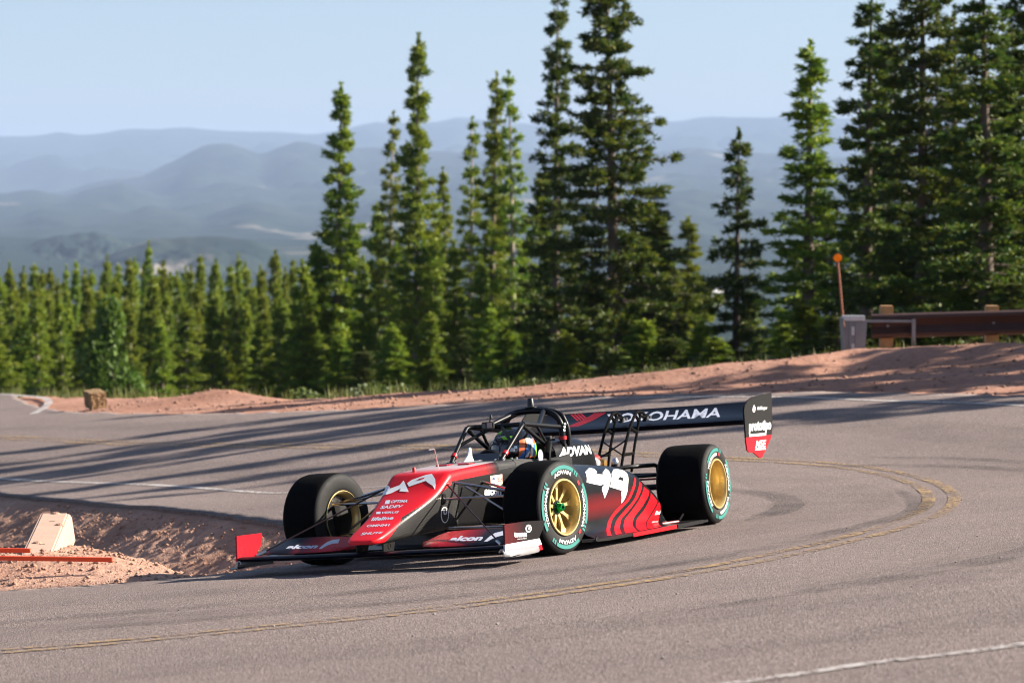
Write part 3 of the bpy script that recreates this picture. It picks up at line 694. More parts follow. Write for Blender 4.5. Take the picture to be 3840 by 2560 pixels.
for i, (u, D, s, k) in enumerate([(-60, 68, 1.3, 1), (30, 68, 1.1, 0), (90, 66, 1.2, 1), (130, 64, 1.3, 0), (165, 62, 1.2, 0), (200, 60, .9, 1), (500, 50, .7, 0), (585, 49, .6, 1), (690, 47, .8, 1), (770, 47, .8, 0), (812, 46, .9, 0), (850, 46.5, .8, 1), (920, 47, .8, 1), (1010, 47, .8, 0), (1080, 46, .7, 1), (1150, 46, .8, 1), (1225, 45, .7, 1), (1270, 44.6, .9, 0), (1350, 44.5, .7, 1), (1440, 44, 1.0, 0), (1520, 44, .8, 1), (1600, 44, .8, 1), (1700, 43.5, .7, 0), (1760, 43.5, .8, 1), (1860, 43.8, .8, 1), (2090, 44, .6, 1), (2190, 43.5, .6, 0), (2250, 43.6, .7, 1), (2330, 43.2, .6, 1)]):
    shrub('brush', (SCRUB, GREEN)[k], u, D, (s * 1.2, s, s), f'{ordinal(i)} low brush from the left along the shoulder crest, ' + ('grey green' if k == 0 else 'leafy green'), 'brush', G5)
def grass(name, n, area, mat, label, seed, h):
    g = np.random.default_rng(seed); x, y = area(g, n); z = ground(x, y) - .02; a = g.random(len(x)) * 6.28; b = .012 + .01 * g.random(len(x)); hh = h * (.5 + g.random(len(x))); ln = (g.random((2, len(x))) - .5) * .6 * hh
    V = np.stack([np.stack([x - np.cos(a) * b, y - np.sin(a) * b, z], 1), np.stack([x + np.cos(a) * b, y + np.sin(a) * b, z], 1), np.stack([x + ln[0], y + ln[1], z + hh], 1)], 1).reshape(-1, 3)
    tag(np_mesh(name, V, np.arange(len(V)).reshape(-1, 3), mat), label, 'grass', kind='stuff')
def crest_band(g, n):
    u = g.uniform(-.2, .2, n); D = np.interp(u, CRU, CRD) + .8 + g.random(n) ** 1.5 * 26; k = fbm(u * 300, D * .35, 1.0, 3) > .47; u, D = u[k], D[k]; return u * D, D
grass('grass', 26000, crest_band, needle_mat('meadow grass', (.07, .10, .02), (.13, .15, .035), (.22, .19, .07)), 'rough grass growing along the edge of the wood', 4, .24)

# ------------------------------------------------------------------ guardrail with its end terminal
RUST = plain('weathering steel rail', (.060, .030, .024), .55, .35, var=.35, scale=9)
GALV = plain('dull galvanised steel', (.20, .215, .235), .5, .75, var=.2, scale=12)
GALVP = plain('pale galvanised sheet', (.50, .53, .55), .5, .3, var=.15, scale=12)
TIMB = plain('tan timber post', (.40, .235, .10), .85, var=.35, scale=10, bump=.4)
def guardrail():
    x0, y0 = 4.66, 41.6; e = empty('guardrail', (x0, y0, gz(x0, y0) + .02)); e.scale = (1.18, 1.18, 1.2); tag(e, 'dark brown steel guardrail on timber posts with grey end terminal', 'guardrail')
    L = 9.5; dz = .028
    # W profile swept along x; y towards the road is negative
    prof = [(-.02, .545), (-.075, .525), (-.085, .49), (-.03, .435), (-.01, .40), (-.03, .365), (-.085, .31), (-.075, .275), (-.02, .255)]
    rings = []
    for s in np.linspace(.36, L, 30): rings.append([(s, a - .008 * s, b + dz * s) for a, b in prof] + [(s, a + .012 - .008 * s, b + dz * s) for a, b in prof[::-1]])
    MB().loft(rings).build('rail', RUST, e, smooth=40)
    for s in (.56, 1.83, 3.1, 4.4, 5.7, 7.0, 8.3):
        MB().box((s, .11, .12), (.15, .18, 1.06)).build('post', TIMB, e, bevel=.008)
        MB().box((s, .015, .40 + dz * s), (.13, .05, .30)).build('offset_block', TIMB, e, bevel=.005)
        MB().tube([(s, -.035, .40 + dz * s), (s, -.05, .40 + dz * s)], .016, 6).build('bolt', GALV, e)
    # terminal head: folded plate, ribs, white top flange, channel arms round the rail
    MB().box((0.02, -.06, .245), (.025, .26, .54), Matrix.Rotation(R(-4), 3, 'Y')).build('terminal_plate', GALV, e, bevel=.004)
    MB().box((.16, -.10, .26), (.26, .02, .44), Matrix.Rotation(R(4), 3, 'Y')).build('terminal_face', GALV, e, bevel=.004)
    for s in (.10, .17): MB().box((s, -.118, .26), (.022, .02, .46)).build('terminal_rib', GALV, e)
    for zz in (.36, .16): MB().box((.135, -.113, zz), (.035, .006, .10)).build('terminal_slot', GALVP, e)
    MB().box((.14, -.09, .51), (.27, .12, .06)).build('terminal_top', GALVP, e, bevel=.004)
    MB().box((.55, -.105, .475), (.62, .035, .03)).build('channel_arm', GALV, e)
    MB().box((.55, -.105, .045 + .06), (.62, .035, .03)).build('channel_arm', GALV, e)
    MB().box((.86, -.115, .29), (.045, .04, .42)).build('channel_strap', GALV, e)
    MB().tube([(.88, -.09, .10), (.42, .02, -.06)], .012, 6).build('anchor_cable', GALV, e)
    MB().prism([(.05, -.1, .03), (.38, -.1, .03), (.30, -.1, -.08), (.05, -.1, -.10)], (0, .16, 0)).build('ground_strut', plain('tan coated strut', (.3, .2, .11), .7), e)
    MB().box((.30, -.06, -.03), (.14, .12, .16)).build('foundation_tube', GALVP, e, bevel=.004)
guardrail()
def amber_mat():
    m = NT('amber reflector lens'); m.set(Base_Color=m.mix(m.noise(m.pos(), 60, 2), (.95, .36, .015), (1, .46, .03)), Roughness=.25)
    tr = m.n('BsdfTranslucent'); tr.inputs[0].default_value = (1, .46, .03, 1); mx = m.n('MixShader'); mx.inputs[0].default_value = .75
    m.l(m.b.outputs[0], mx.inputs[1]); m.l(tr.outputs[0], mx.inputs[2]); m.l(mx.outputs[0], m.out.inputs[0]); return m.mat
def marker():
    x, y = 4.75, 41.75; e = empty('marker_post', (x, y, gz(x, y) + .17)); e.rotation_euler = (0, R(-5.5), 0)
    tag(e, 'thin rusty marker post with round orange reflector above the guardrail end', 'marker post')
    MB().tube([(0, 0, -.4), (0, 0, 1.27)], .018, 8).build('pole', plain('rusty perforated pole', (.24, .09, .05), .7, .2, var=.3, scale=30), e)
    for k in range(14): MB().tube([(0, -.0175, .5 + k * .05), (0, -.0195, .5 + k * .05)], .007, 6).build('hole', plain('hole shadow', (.02, .015, .012), .9) if k == 0 else bpy.data.materials['hole shadow'], e)
    MB().lathe([(0.0, -.016), (.055, -.014), (.058, 0), (.055, .012), (0, .014)], 24).build('reflector', amber_mat(), e, smooth=40).location = (0, -.02, 1.32)
    MB().lathe([(.058, -.012), (.064, -.01), (.064, .012), (.058, .012)], 24, close=True).build('reflector_housing', RUST, e, smooth=40).location = (0, -.012, 1.32)
marker()

# ------------------------------------------------------------------ straw bale, concrete wheel stop, orange stakes
def bale():
    m = NT('straw'); p = m.pos(); mp = m.n('Mapping'); mp.inputs['Scale'].default_value = (6, 60, 60); m.l(p, mp.inputs[0])
    f = m.noise(mp.outputs[0], 1.6, 4); m.set(Base_Color=m.ramp(f, [(.3, (.13, .07, .03)), (.5, (.25, .15, .07)), (.7, (.36, .24, .12))]), Roughness=.95); m.bump(f, .8, .02)
    x, y = -6.53, 46.0; e = empty('straw_bale', (x, y, gz(x, y) + .0)); e.rotation_euler = (R(4), R(-7), R(24)); tag(e, 'brown straw bale tilted on the dirt at the far road edge', 'bale')
    b = MB().box((0, 0, .125), (.24, .42, .27)).build('straw_block', m.mat, e)
    me = b.data; bm = bmesh.new(); bm.from_mesh(me); bmesh.ops.subdivide_edges(bm, edges=bm.edges, cuts=8, use_grid_fill=True)
    r_ = random.Random(2)
    for v in bm.verts: v.co += Vector((r_.uniform(-1, 1), r_.uniform(-1, 1), r_.uniform(-1, 1))) * .008
    bm.to_mesh(me); bm.free()
    for yy in (-.11, .11): MB().tube([(-.123, yy, -.012), (-.123, yy, .264), (.123, yy, .264), (.123, yy, -.012)], .004, 5).build('twine', plain('pale twine', (.4, .3, .16), .9) if yy < 0 else bpy.data.materials['pale twine'], e)
bale()
def wheel_stop():
    m = plain('pinkish weathered concrete', (.43, .29, .22), .9, var=.16, scale=7, bump=.35)
    x, y = -3.36, 21.15; e = empty('wheel_stop', (x, y, -.022)); e.scale = (1.22, 1, 1); e.rotation_euler = (R(1.6), 0, R(5.4)); tag(e, 'pale concrete wheel stop half buried in the sunlit dirt bank', 'wheel stop')
    prof = [(-.115, -.1), (-.10, .10), (-.085, .115), (.075, .115), (.098, .09), (.12, -.1)]
    MB().loft([[(a, s, b) for a, b in prof] for s in np.linspace(-1.15, 1.0, 9)]).build('block', m, e, bevel=.008)
    for s in (-.6, .55): MB().lathe([(.016, .1165), (.016, .110), (0, .109)], 14, 'z').build('pin_hole', plain('dark pin hole', (.05, .035, .03), .9) if s < 0 else bpy.data.materials['dark pin hole'], e).location = (0, s, 0.0005)
    for i, (a, s) in enumerate([(.055, .35), (.0, .96), (-.03, -.55)]): MB().lathe([(.0, .018), (.022, .012), (.035, 0)], 7, 'z').build('dirt_crumb', DIRT, e).location = (a, s, .113)
wheel_stop()
ORNG = plain('orange plastic', (.86, .085, .012), .45, var=.06)
for (pts, lab) in (((-4.9, 19.95, -3.262, 19.80, .122), 'short orange plastic stake lying against the wheel stop'), ((-4.6, 19.56, -2.645, 19.34, .118), 'long orange plastic stake lying across the sunlit dirt bank')):
    x0, y0, x1, y1, z = pts; a = Vector((x0, y0, z)); b = Vector((x1, y1, z)); d = b - a
    e = empty('orange_stake', a, math.atan2(d.y, d.x)); tag(e, lab, 'stake', 'orange stakes on the dirt bank')
    Lg = d.length
    MB().box((Lg / 2, 0, 0), (Lg, .012, .028)).build('slat', ORNG, e, bevel=.003)
    MB().box((Lg / 2, .011, .012), (Lg - .004, .012, .006)).build('rim', ORNG, e)
    MB().box((Lg / 2, .011, -.011), (Lg - .004, .012, .006)).build('rim', ORNG, e)

# ------------------------------------------------------------------ the race car: x forward, y to its left, z up, rear axle at the origin
CAR = empty('race_car')
CAR.matrix_world = Matrix(((-.41101, .90904, -.06866, .66104), (-.911, -.40676, .06799, 21.56254), (.03387, .0905, .99532, .06286), (0, 0, 0, 1)))
tag(CAR, 'red and black open wheel race car with roll cage and big rear wing', 'race car')

def car_paint(name, base, coat=.12, rough=.36):
    return plain(name, base, rough, coat=coat, var=.05, scale=3, spec=.14)
RED = car_paint('red car paint', (.55, .005, .011)); BLK = car_paint('black car paint', (.0022, .0022, .003)); NAVY = car_paint('blue black car paint', (.0018, .0022, .006))
WHITE = plain('white vinyl', (.80, .80, .80), .4, var=.04); TEAL = plain('teal tyre paint', (.010, .185, .16), .55, var=.1, scale=20); VRED = plain('red vinyl', (.45, .008, .014), .4, var=.05)
LILAC = plain('pale blue grey vinyl', (.55, .58, .68), .4, var=.04)
BLKV = plain('black vinyl', (.004, .004, .0045), .45, var=.1)
STEELT = plain('polished steel tube', (.58, .50, .45), .2, 1.0, var=.15); ALU = plain('bare aluminium', (.60, .60, .60), .3, 1.0)
GOLD = plain('gold wheel paint', (.70, .53, .22), .36, .65, coat=.2, var=.08); GREEN_A = plain('green anodised nut', (.0, .20, .06), .25, .9)
RUBBER = plain('tyre rubber', (.0024, .0024, .0026), .9, var=.3, scale=40, bump=.3, spec=.08); SIDEW = plain('tyre sidewall rubber', (.011, .011, .011), .7, var=.25, scale=30, spec=.25)
CAGE = plain('satin black cage tube', (.003, .0033, .0045), .42, spec=.2, coat=.1, var=.1); GUN = plain('dark gunmetal', (.025, .024, .023), .4, .8)
def carbon_mat(name, scale=70., lite=.075):
    m = NT(name); p = m.pos(); s = m.sep(p)
    # twill weave from two crossed square waves on the dominant directions of the panel
    a = m.math('ADD', s[0], m.math('MULTIPLY', s[1], .9)); b = m.math('ADD', s[2], m.math('MULTIPLY', s[1], .45))
    u = m.math('FRACT', m.math('MULTIPLY', m.math('ADD', a, b), scale)); v = m.math('FRACT', m.math('MULTIPLY', m.math('SUBTRACT', a, b), scale))
    w = m.math('MULTIPLY', m.math('GREATER_THAN', u, .5), m.math('GREATER_THAN', v, .35))
    m.set(Base_Color=m.mix(w, (.004, .004, .0045), (lite * .5, lite * .49, lite * .47)), Roughness=.45, Coat_Weight=.1, Coat_Roughness=.15); m.b.inputs['Specular IOR Level'].default_value = .15
    m.bump(w, .15, .002); return m.mat
CARBON = carbon_mat('carbon fibre'); CARBON_S = carbon_mat('satin carbon fibre', 85., .03)
def crackle(m, p, scale):
    v = m.n('TexVoronoi', Scale=scale, _feature='DISTANCE_TO_EDGE'); m.l(p, v.inputs['Vector']); return m.math('LESS_THAN', v.outputs[0], .035)
def nose_mat():
    m = NT('nose livery'); p = m.pos(); s = m.sep(p)
    lim = m.math('SUBTRACT', m.math('SUBTRACT', .502, m.math('MULTIPLY', m.math('SUBTRACT', s[0], 2.915), .311)), m.mapr(s[0], 3.5, 3.78, 0, .07))
    f = m.math('GREATER_THAN', s[2], lim)
    cb = carbon_mat('carbon tmp', 42., .10).node_tree
    a = m.math('ADD', s[0], m.math('MULTIPLY', s[1], .9)); b = m.math('ADD', s[2], m.math('MULTIPLY', s[1], .45))
    w = m.math('MULTIPLY', m.math('GREATER_THAN', m.math('FRACT', m.math('MULTIPLY', m.math('ADD', a, b), 75.)), .5), m.math('GREATER_THAN', m.math('FRACT', m.math('MULTIPLY', m.math('SUBTRACT', a, b), 75.)), .35))
    c = m.mix(w, (.003, .003, .0035), (.06, .058, .055))
    m.set(Base_Color=m.mix(f, c, (.62, .005, .012)), Roughness=.45, Coat_Weight=.15, Coat_Roughness=.15); m.b.inputs['Specular IOR Level'].default_value = .25
    bpy.data.materials.remove(bpy.data.materials['carbon tmp'])
    return m.mat
def tub_mat():
    m = NT('tub livery with painted deck sheen'); p = m.pos(); s = m.sep(p)
    lim = m.math('SUBTRACT', .507, m.math('MULTIPLY', m.math('SUBTRACT', s[0], 3.08), .03))
    up = m.math('GREATER_THAN', s[2], lim)
    fade = m.mapr(s[0], 2.30, 2.66)
    red = m.mix(m.math('MULTIPLY', crackle(m, p, 38.), m.mapr(s[0], 3.0, 2.75, .0, .8)), (.55, .005, .011), (.03, .004, .006))
    topc = m.mix(fade, (.004, .0036, .0048), red)
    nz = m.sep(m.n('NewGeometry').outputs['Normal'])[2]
    deck = m.math('MULTIPLY', m.mapr(nz, .93, .97), m.math('MULTIPLY', m.mapr(s[0], 2.93, 2.70), m.mapr(s[0], 2.15, 2.4)))  # pale sky reflection painted into the colour where the deck faces up
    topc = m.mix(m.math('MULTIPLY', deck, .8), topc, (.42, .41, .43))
    a = m.math('ADD', s[0], m.math('MULTIPLY', s[1], .9)); b = m.math('ADD', s[2], m.math('MULTIPLY', s[1], .45))
    w = m.math('MULTIPLY', m.math('GREATER_THAN', m.math('FRACT', m.math('MULTIPLY', m.math('ADD', a, b), 75.)), .5), m.math('GREATER_THAN', m.math('FRACT', m.math('MULTIPLY', m.math('SUBTRACT', a, b), 75.)), .35))
    bright = m.math('ADD', m.math('MULTIPLY', m.math('GREATER_THAN', s[0], 2.87), m.math('LESS_THAN', s[2], .5)), m.math('MULTIPLY', m.math('LESS_THAN', s[0], 2.28), m.math('GREATER_THAN', s[2], m.math('ADD', .545, m.math('MULTIPLY', m.math('SUBTRACT', 2.28, s[0]), .05)))))
    carb = m.mix(m.math('MULTIPLY', w, m.math('ADD', m.math('MULTIPLY', bright, .75), .03)), (.0025, .0025, .003), (.12, .115, .11))
    c = m.mix(m.math('MULTIPLY', up, m.math('GREATER_THAN', s[0], 2.28)), carb, topc)
    m.set(Base_Color=c, Roughness=.48, Coat_Weight=.08, Coat_Roughness=.15); m.b.inputs['Specular IOR Level'].default_value = .14
    return m.mat
def flap_mat():
    m = NT('flap livery'); p = m.pos(); s = m.sep(p); ay = m.math('ABSOLUTE', s[1])
    f = m.mapr(ay, .42, .66)
    red = m.mix(m.math('MULTIPLY', crackle(m, p, 38.), .6), (.50, .006, .014), (.06, .004, .008))
    m.set(Base_Color=m.mix(f, red, (.0025, .002, .0055)), Roughness=.45, Coat_Weight=.12); m.b.inputs['Specular IOR Level'].default_value = .3; return m.mat
def endp_mat():
    m = NT('endplate livery'); p = m.pos(); s = m.sep(p)
    red = m.mix(m.math('MULTIPLY', crackle(m, p, 40.), .75), (.56, .006, .016), (.05, .004, .006))
    f = m.mapr(s[0], 3.45, 3.72)
    lo = m.math('LESS_THAN', s[2], .135); lo2 = m.math('LESS_THAN', m.math('ADD', s[2], m.math('MULTIPLY', m.math('SUBTRACT', s[0], 3.2), .045)), .097)
    left = m.math('GREATER_THAN', s[1], 0)
    cL = m.mix(lo, m.mix(m.math('MULTIPLY', f, .14), (.0045, .003, .0035), red), m.mix(lo2, (.72, .70, .70), (.58, .006, .016)))
    cR = m.mix(m.math('LESS_THAN', s[2], .105), red, (.35, .35, .36))
    m.set(Base_Color=m.mix(left, cR, cL), Roughness=.45, Coat_Weight=.08); m.b.inputs['Specular IOR Level'].default_value = .15; return m.mat

def sring(x, wt, wb, zt, zb, rt=.03, rb=.03, n=5, yc=0.):
    """rounded box section at station x"""
    out = []
    for (cy, cz, a0, r_) in ((yc + wt - rt, zt - rt, 0, rt), (yc - wt + rt, zt - rt, 90, rt), (yc - wb + rb, zb + rb, 180, rb), (yc + wb - rb, zb + rb, 270, rb)):
        for k in range(n):
            a = R(a0 + 90 * k / (n - 1)); out.append((x, cy + r_ * math.cos(a), cz + r_ * math.sin(a)))
    return out
def lerp_rings(keys, n):
    """keys: (x, wt, wb, zt, zb, rt, rb) interpolated smoothly"""
    P = catmull(keys, n); return [sring(*p) for p in P]
def part(mb, name, mat, parent=CAR, smooth=35, bevel=0): return mb.build(name, mat, parent, smooth=smooth, bevel=bevel)

# --- nose and tub
nose = part(MB().loft(lerp_rings([(3.86, .055, .055, .200, .180, .009, .009), (3.845, .085, .085, .207, .177, .014, .014), (3.80, .112, .11, .222, .176, .02, .02), (3.70, .128, .125, .257, .176, .03, .03), (3.5, .140, .138, .323, .184, .035, .035),
    (3.3, .176, .154, .398, .190, .04, .04), (3.15, .200, .174, .460, .195, .045, .045), (3.04, .213, .190, .525, .198, .045, .045), (2.98, .218, .198, .562, .200, .045, .045), (2.95, .220, .202, .574, .200, .045, .045)], 44)), 'nose', nose_mat())
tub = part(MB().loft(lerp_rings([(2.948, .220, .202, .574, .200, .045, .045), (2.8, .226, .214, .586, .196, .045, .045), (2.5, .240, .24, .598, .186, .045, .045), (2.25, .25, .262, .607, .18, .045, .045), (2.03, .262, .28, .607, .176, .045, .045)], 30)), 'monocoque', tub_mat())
# open cockpit: outer wall, padded rim, inner wall, seat floor
def cock(x, w, zt, zb, wi):
    o = []
    for s in (1, -1):
        q = [(x, s * wi * .72, zb + .06), (x, s * wi, zb + .14), (x, s * wi, zt - .03), (x, s * (wi + .012), zt - .006), (x, s * (w - .02), zt), (x, s * w, zt - .03), (x, s * w * 1.02, (zt + zb) / 2), (x, s * w * .98, zb + .04), (x, s * (w - .06), zb)]
        o += q if s == 1 else q[::-1]
    return o[9:] + o[:9]
ck = [cock(2.03, .262, .607, .176, .19), cock(1.9, .27, .602, .176, .215), cock(1.7, .285, .590, .174, .23), cock(1.5, .295, .585, .172, .235), cock(1.3, .30, .590, .172, .235), cock(1.16, .30, .60, .172, .22)]
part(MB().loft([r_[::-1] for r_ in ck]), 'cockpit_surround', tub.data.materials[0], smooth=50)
part(MB().box((2.02, 0, .40), (.02, .44, .32)), 'dash_bulkhead', BLKV, smooth=None)
part(MB().box((1.155, 0, .42), (.03, .52, .5)), 'seat_bulkhead', BLKV, smooth=None)
part(MB().loft([[(1.28, -.16, .52), (1.28, .16, .52), (1.20, .16, .72), (1.20, -.16, .72)], [(1.16, -.2, .5), (1.16, .2, .5), (1.14, .19, .74), (1.14, -.19, .74)]]), 'headrest', plain('black padded headrest', (.014, .014, .016), .7), bevel=.02)
# deck details
part(MB().prism([(2.31, 0, .603), (2.22, 0, .655), (2.195, 0, .70), (2.182, 0, .708), (2.17, 0, .700), (2.165, 0, .645), (2.14, 0, .614), (2.09, 0, .603)], (0, .02, 0)), 'deck_fin', plain('white deck fin', (.66, .66, .66), .35, coat=.4), bevel=.007).location = (0, -.01, 0)
part(MB().box((2.2, 0, .608), (.26, .085, .012)), 'fin_base', ALU, bevel=.003)
part(MB().tube([(2.735, .03, .56), (2.742, .03, .60), (2.775, .03, .69), (2.782, .03, .715), (2.792, .03, .722), (2.865, .03, .719)], .0045, 8), 'pitot_tube', plain('pinkish chrome tube', (.8, .72, .70), .2, .9))
part(MB().tube([(2.86, -.09, .575), (2.86, -.09, .605), (2.86, -.09, .612)], [.012, .012, .007], 10), 'kill_switch', VRED)
for y in (-.07, .09):
    for k in range(5): part(MB().box((2.48 - k * .022, y, .602 - .0006 * k), (.013, .085, .012), Matrix.Rotation(R(18), 3, 'Y')), 'deck_louvre', VRED, smooth=None)
for x, y in ((2.12, .155), (2.12, .215), (2.07, .20), (2.12, -.155), (2.12, -.215), (2.07, -.2), (2.29, .03), (2.29, -.03), (2.1, .03), (2.1, -.03), (2.0, .22), (1.95, .235)):
    part(MB().tube([(x, y, .60), (x, y, .617)], .008, 6), 'bolt', ALU, smooth=None)
part(MB().prism([(2.04, -.12, .60), (2.04, .14, .60), (1.985, .13, .655), (1.985, -.11, .655)], (.004, 0, 0)), 'windscreen', plain('smoked screen', (.06, .06, .07), .1, coat=1))
part(MB().lathe([(.0, -.012), (.10, -.012), (.125, -.02), (.135, 0), (.125, .02), (.10, .012)], 28, 'x', close=True), 'steering_wheel', BLKV).location = (1.88, 0, .545)

# --- front wing
MAINP = [(3.80, .112), (3.785, .124), (3.74, .127), (3.62, .121), (3.52, .112), (3.52, .107), (3.62, .100), (3.72, .092), (3.79, .098)]
mainw = part(MB().loft([[(x - .02 * (abs(y) / .92) ** 2, y, z + .004 * (abs(y) / .92) ** 4) for x, z in MAINP] for y in np.linspace(-.92, .92, 25)]), 'front_wing_main_plane', NAVY, smooth=40)
FL_ = flap_mat()
def flap(s):
    rings = []
    for y, zf, zr, xf, xr in ((.235, .145, .150, 3.47, 3.40), (.26, .140, .168, 3.53, 3.38), (.30, .135, .190, 3.58, 3.36), (.36, .132, .207, 3.60, 3.345), (.5, .130, .213, 3.605, 3.34), (.7, .130, .213, 3.605, 3.34), (.80, .131, .211, 3.60, 3.345), (.845, .134, .192, 3.58, 3.36), (.878, .138, .168, 3.55, 3.38), (.905, .14, .15, 3.50, 3.40)):
        c = []
        for f, th in ((0, 0), (.06, .008), (.3, .012), (.65, .009), (1, .002)):
            c.append((xf + (xr - xf) * f, s * y, zf + (zr - zf) * f ** 1.25 + th))
        for f, th in ((1, 0), (.65, -.006), (.3, -.010), (.06, -.008)):
            c.append((xf + (xr - xf) * f, s * y, zf + (zr - zf) * f ** 1.25 + th))
        rings.append(c)
    return part(MB().loft(rings), 'front_wing_flap', FL_, smooth=40)
flapL, flapR = flap(1), flap(-1)
EP = endp_mat()
def endplate(s):
    y0 = .928
    pts = [(3.768, .074), (3.757, .25), (3.75, .257), (3.455, .255), (3.16, .242), (3.143, .236), (3.183, .192), (3.25, .141), (3.22, .097), (3.211, .062), (3.589, .066)]
    if s < 0: pts = [(3.768, .074), (3.757, .258), (3.748, .265), (3.438, .262), (3.428, .24), (3.458, .18), (3.518, .137), (3.58, .078)]
    pl = part(MB().prism([(x, s * y0, z) for x, z in pts], (0, s * .012, 0)), 'front_wing_endplate', EP, smooth=None)
    # curved foot that rolls outward under the plate, and its small front horn
    rings = []
    for x, w in ((3.775, .02), (3.74, .05), (3.6, .06), (3.4, .055), (3.28, .035)):
        rings.append([(x, s * (.915 + w * math.sin(a)), .112 - .055 * (1 - math.cos(a)) * .95) for a in np.linspace(-.9, 1.55, 8)] + [(x, s * (.915 + (w - .006) * math.sin(a)), .104 - .055 * (1 - math.cos(a)) * .95) for a in np.linspace(1.55, -.9, 8)])
    part(MB().loft(rings), 'endplate_foot', plain('bare grey foot', (.34, .34, .35), .3, .3, coat=.5) if s > 0 else bpy.data.materials['bare grey foot'], smooth=50).parent = CAR
    part(MB().prism([(3.77, s * .925, .058), (3.80, s * .955, .055), (3.76, s * 1.0, .062), (3.66, s * .99, .062), (3.68, s * .93, .058)], (0, 0, .004)), 'endplate_horn', BLK, smooth=None)
    return pl
epL, epR = endplate(1), endplate(-1)
for s in (1, -1):
    q = MB().prism([(3.74, s * .085, .12), (3.735, s * .085, .185), (3.60, s * .085, .20), (3.57, s * .085, .17), (3.60, s * .085, .112)], (0, s * .012, 0))
    part(q, 'nose_pylon', CARBON_S, smooth=None, bevel=.003)
    part(MB().lathe([(.022, -.009), (.022, .009), (.014, .009), (.014, -.009)], 18, close=True), 'pylon_boss', GUN).location = (3.655, s * .091, .155)
    part(MB().tube([(3.02, s * .205, .495), (3.0, s * .215, .50)], .012, 8), 'stay_anchor', VRED if s > 0 else GUN)
    part(MB().tube([(3.01, s * .21, .497), (3.632, s * .844, .136)], .0055, 8), 'wing_stay', plain('dark stay cable', (.03, .015, .017), .4, .4) if s > 0 else bpy.data.materials['dark stay cable'])
    part(MB().tube([(3.60, s * .81, .150), (3.645, s * .858, .128)], .011, 8), 'stay_end', ALU)

# --- wheels
def tyre_profile(Rt, w, rb):
    h = w / 2
    pr = [(rb - .004, -h * .80), (rb + .012, -h * .93), (rb + .04, -h * 1.0), (Rt - .045, -h * 1.0), (Rt - .022, -h * .955), (Rt - .008, -h * .87), (Rt - .002, -h * .70), (Rt, -h * .4), (Rt, 0)]
    return pr + [(a, -b) for a, b in pr[-2::-1]]
def arc_mesh(r0, r1, a0, a1, y0, y1, n=24):
    mb = MB(); vs = []
    for k in range(n + 1):
        a = R(a0 + (a1 - a0) * k / n); vs += [(r0 * math.cos(a), y0, r0 * math.sin(a)), (r1 * math.cos(a), y1, r1 * math.sin(a))]
    mb.add(vs, [(2 * k, 2 * k + 1, 2 * k + 3, 2 * k + 2) for k in range(n)]); return mb
_fontc = {}
def glyphs(s, bold=0., shear=0.):
    key = (s, bold, shear)
    if key not in _fontc:
        c = bpy.data.curves.new('t', 'FONT'); c.body = s; c.offset = bold; c.resolution_u = 3; c.shear = shear
        o = bpy.data.objects.new('t', c); COL.objects.link(o)
        dg = bpy.context.evaluated_depsgraph_get(); me = o.evaluated_get(dg).to_mesh()
        v = np.array([p.co[:2] for p in me.vertices]); f = [tuple(p.vertices) for p in me.polygons]
        o.evaluated_get(dg).to_mesh_clear(); bpy.data.objects.remove(o); bpy.data.curves.remove(c)
        lo, hi = v.min(0), v.max(0); _fontc[key] = ((v - lo) / (hi - lo), f, (hi - lo)[0] / (hi - lo)[1])
    return _fontc[key]
def arc_text(s, r0, h, amid, span, y, bold=.03, out=True):
    """letters running round the sidewall; y(r) gives the surface"""
    v, f, _ = glyphs(s, bold); mb = MB(); vs = []
    for a, b in v:
        t_ = amid + (a - .5) * span if out else amid - (a - .5) * span
        r_ = r0 + h * b if out else r0 + h * (1 - b)
        an = R(t_); vs.append((r_ * math.cos(an), y, r_ * math.sin(an)))
    return mb.add(vs, f)
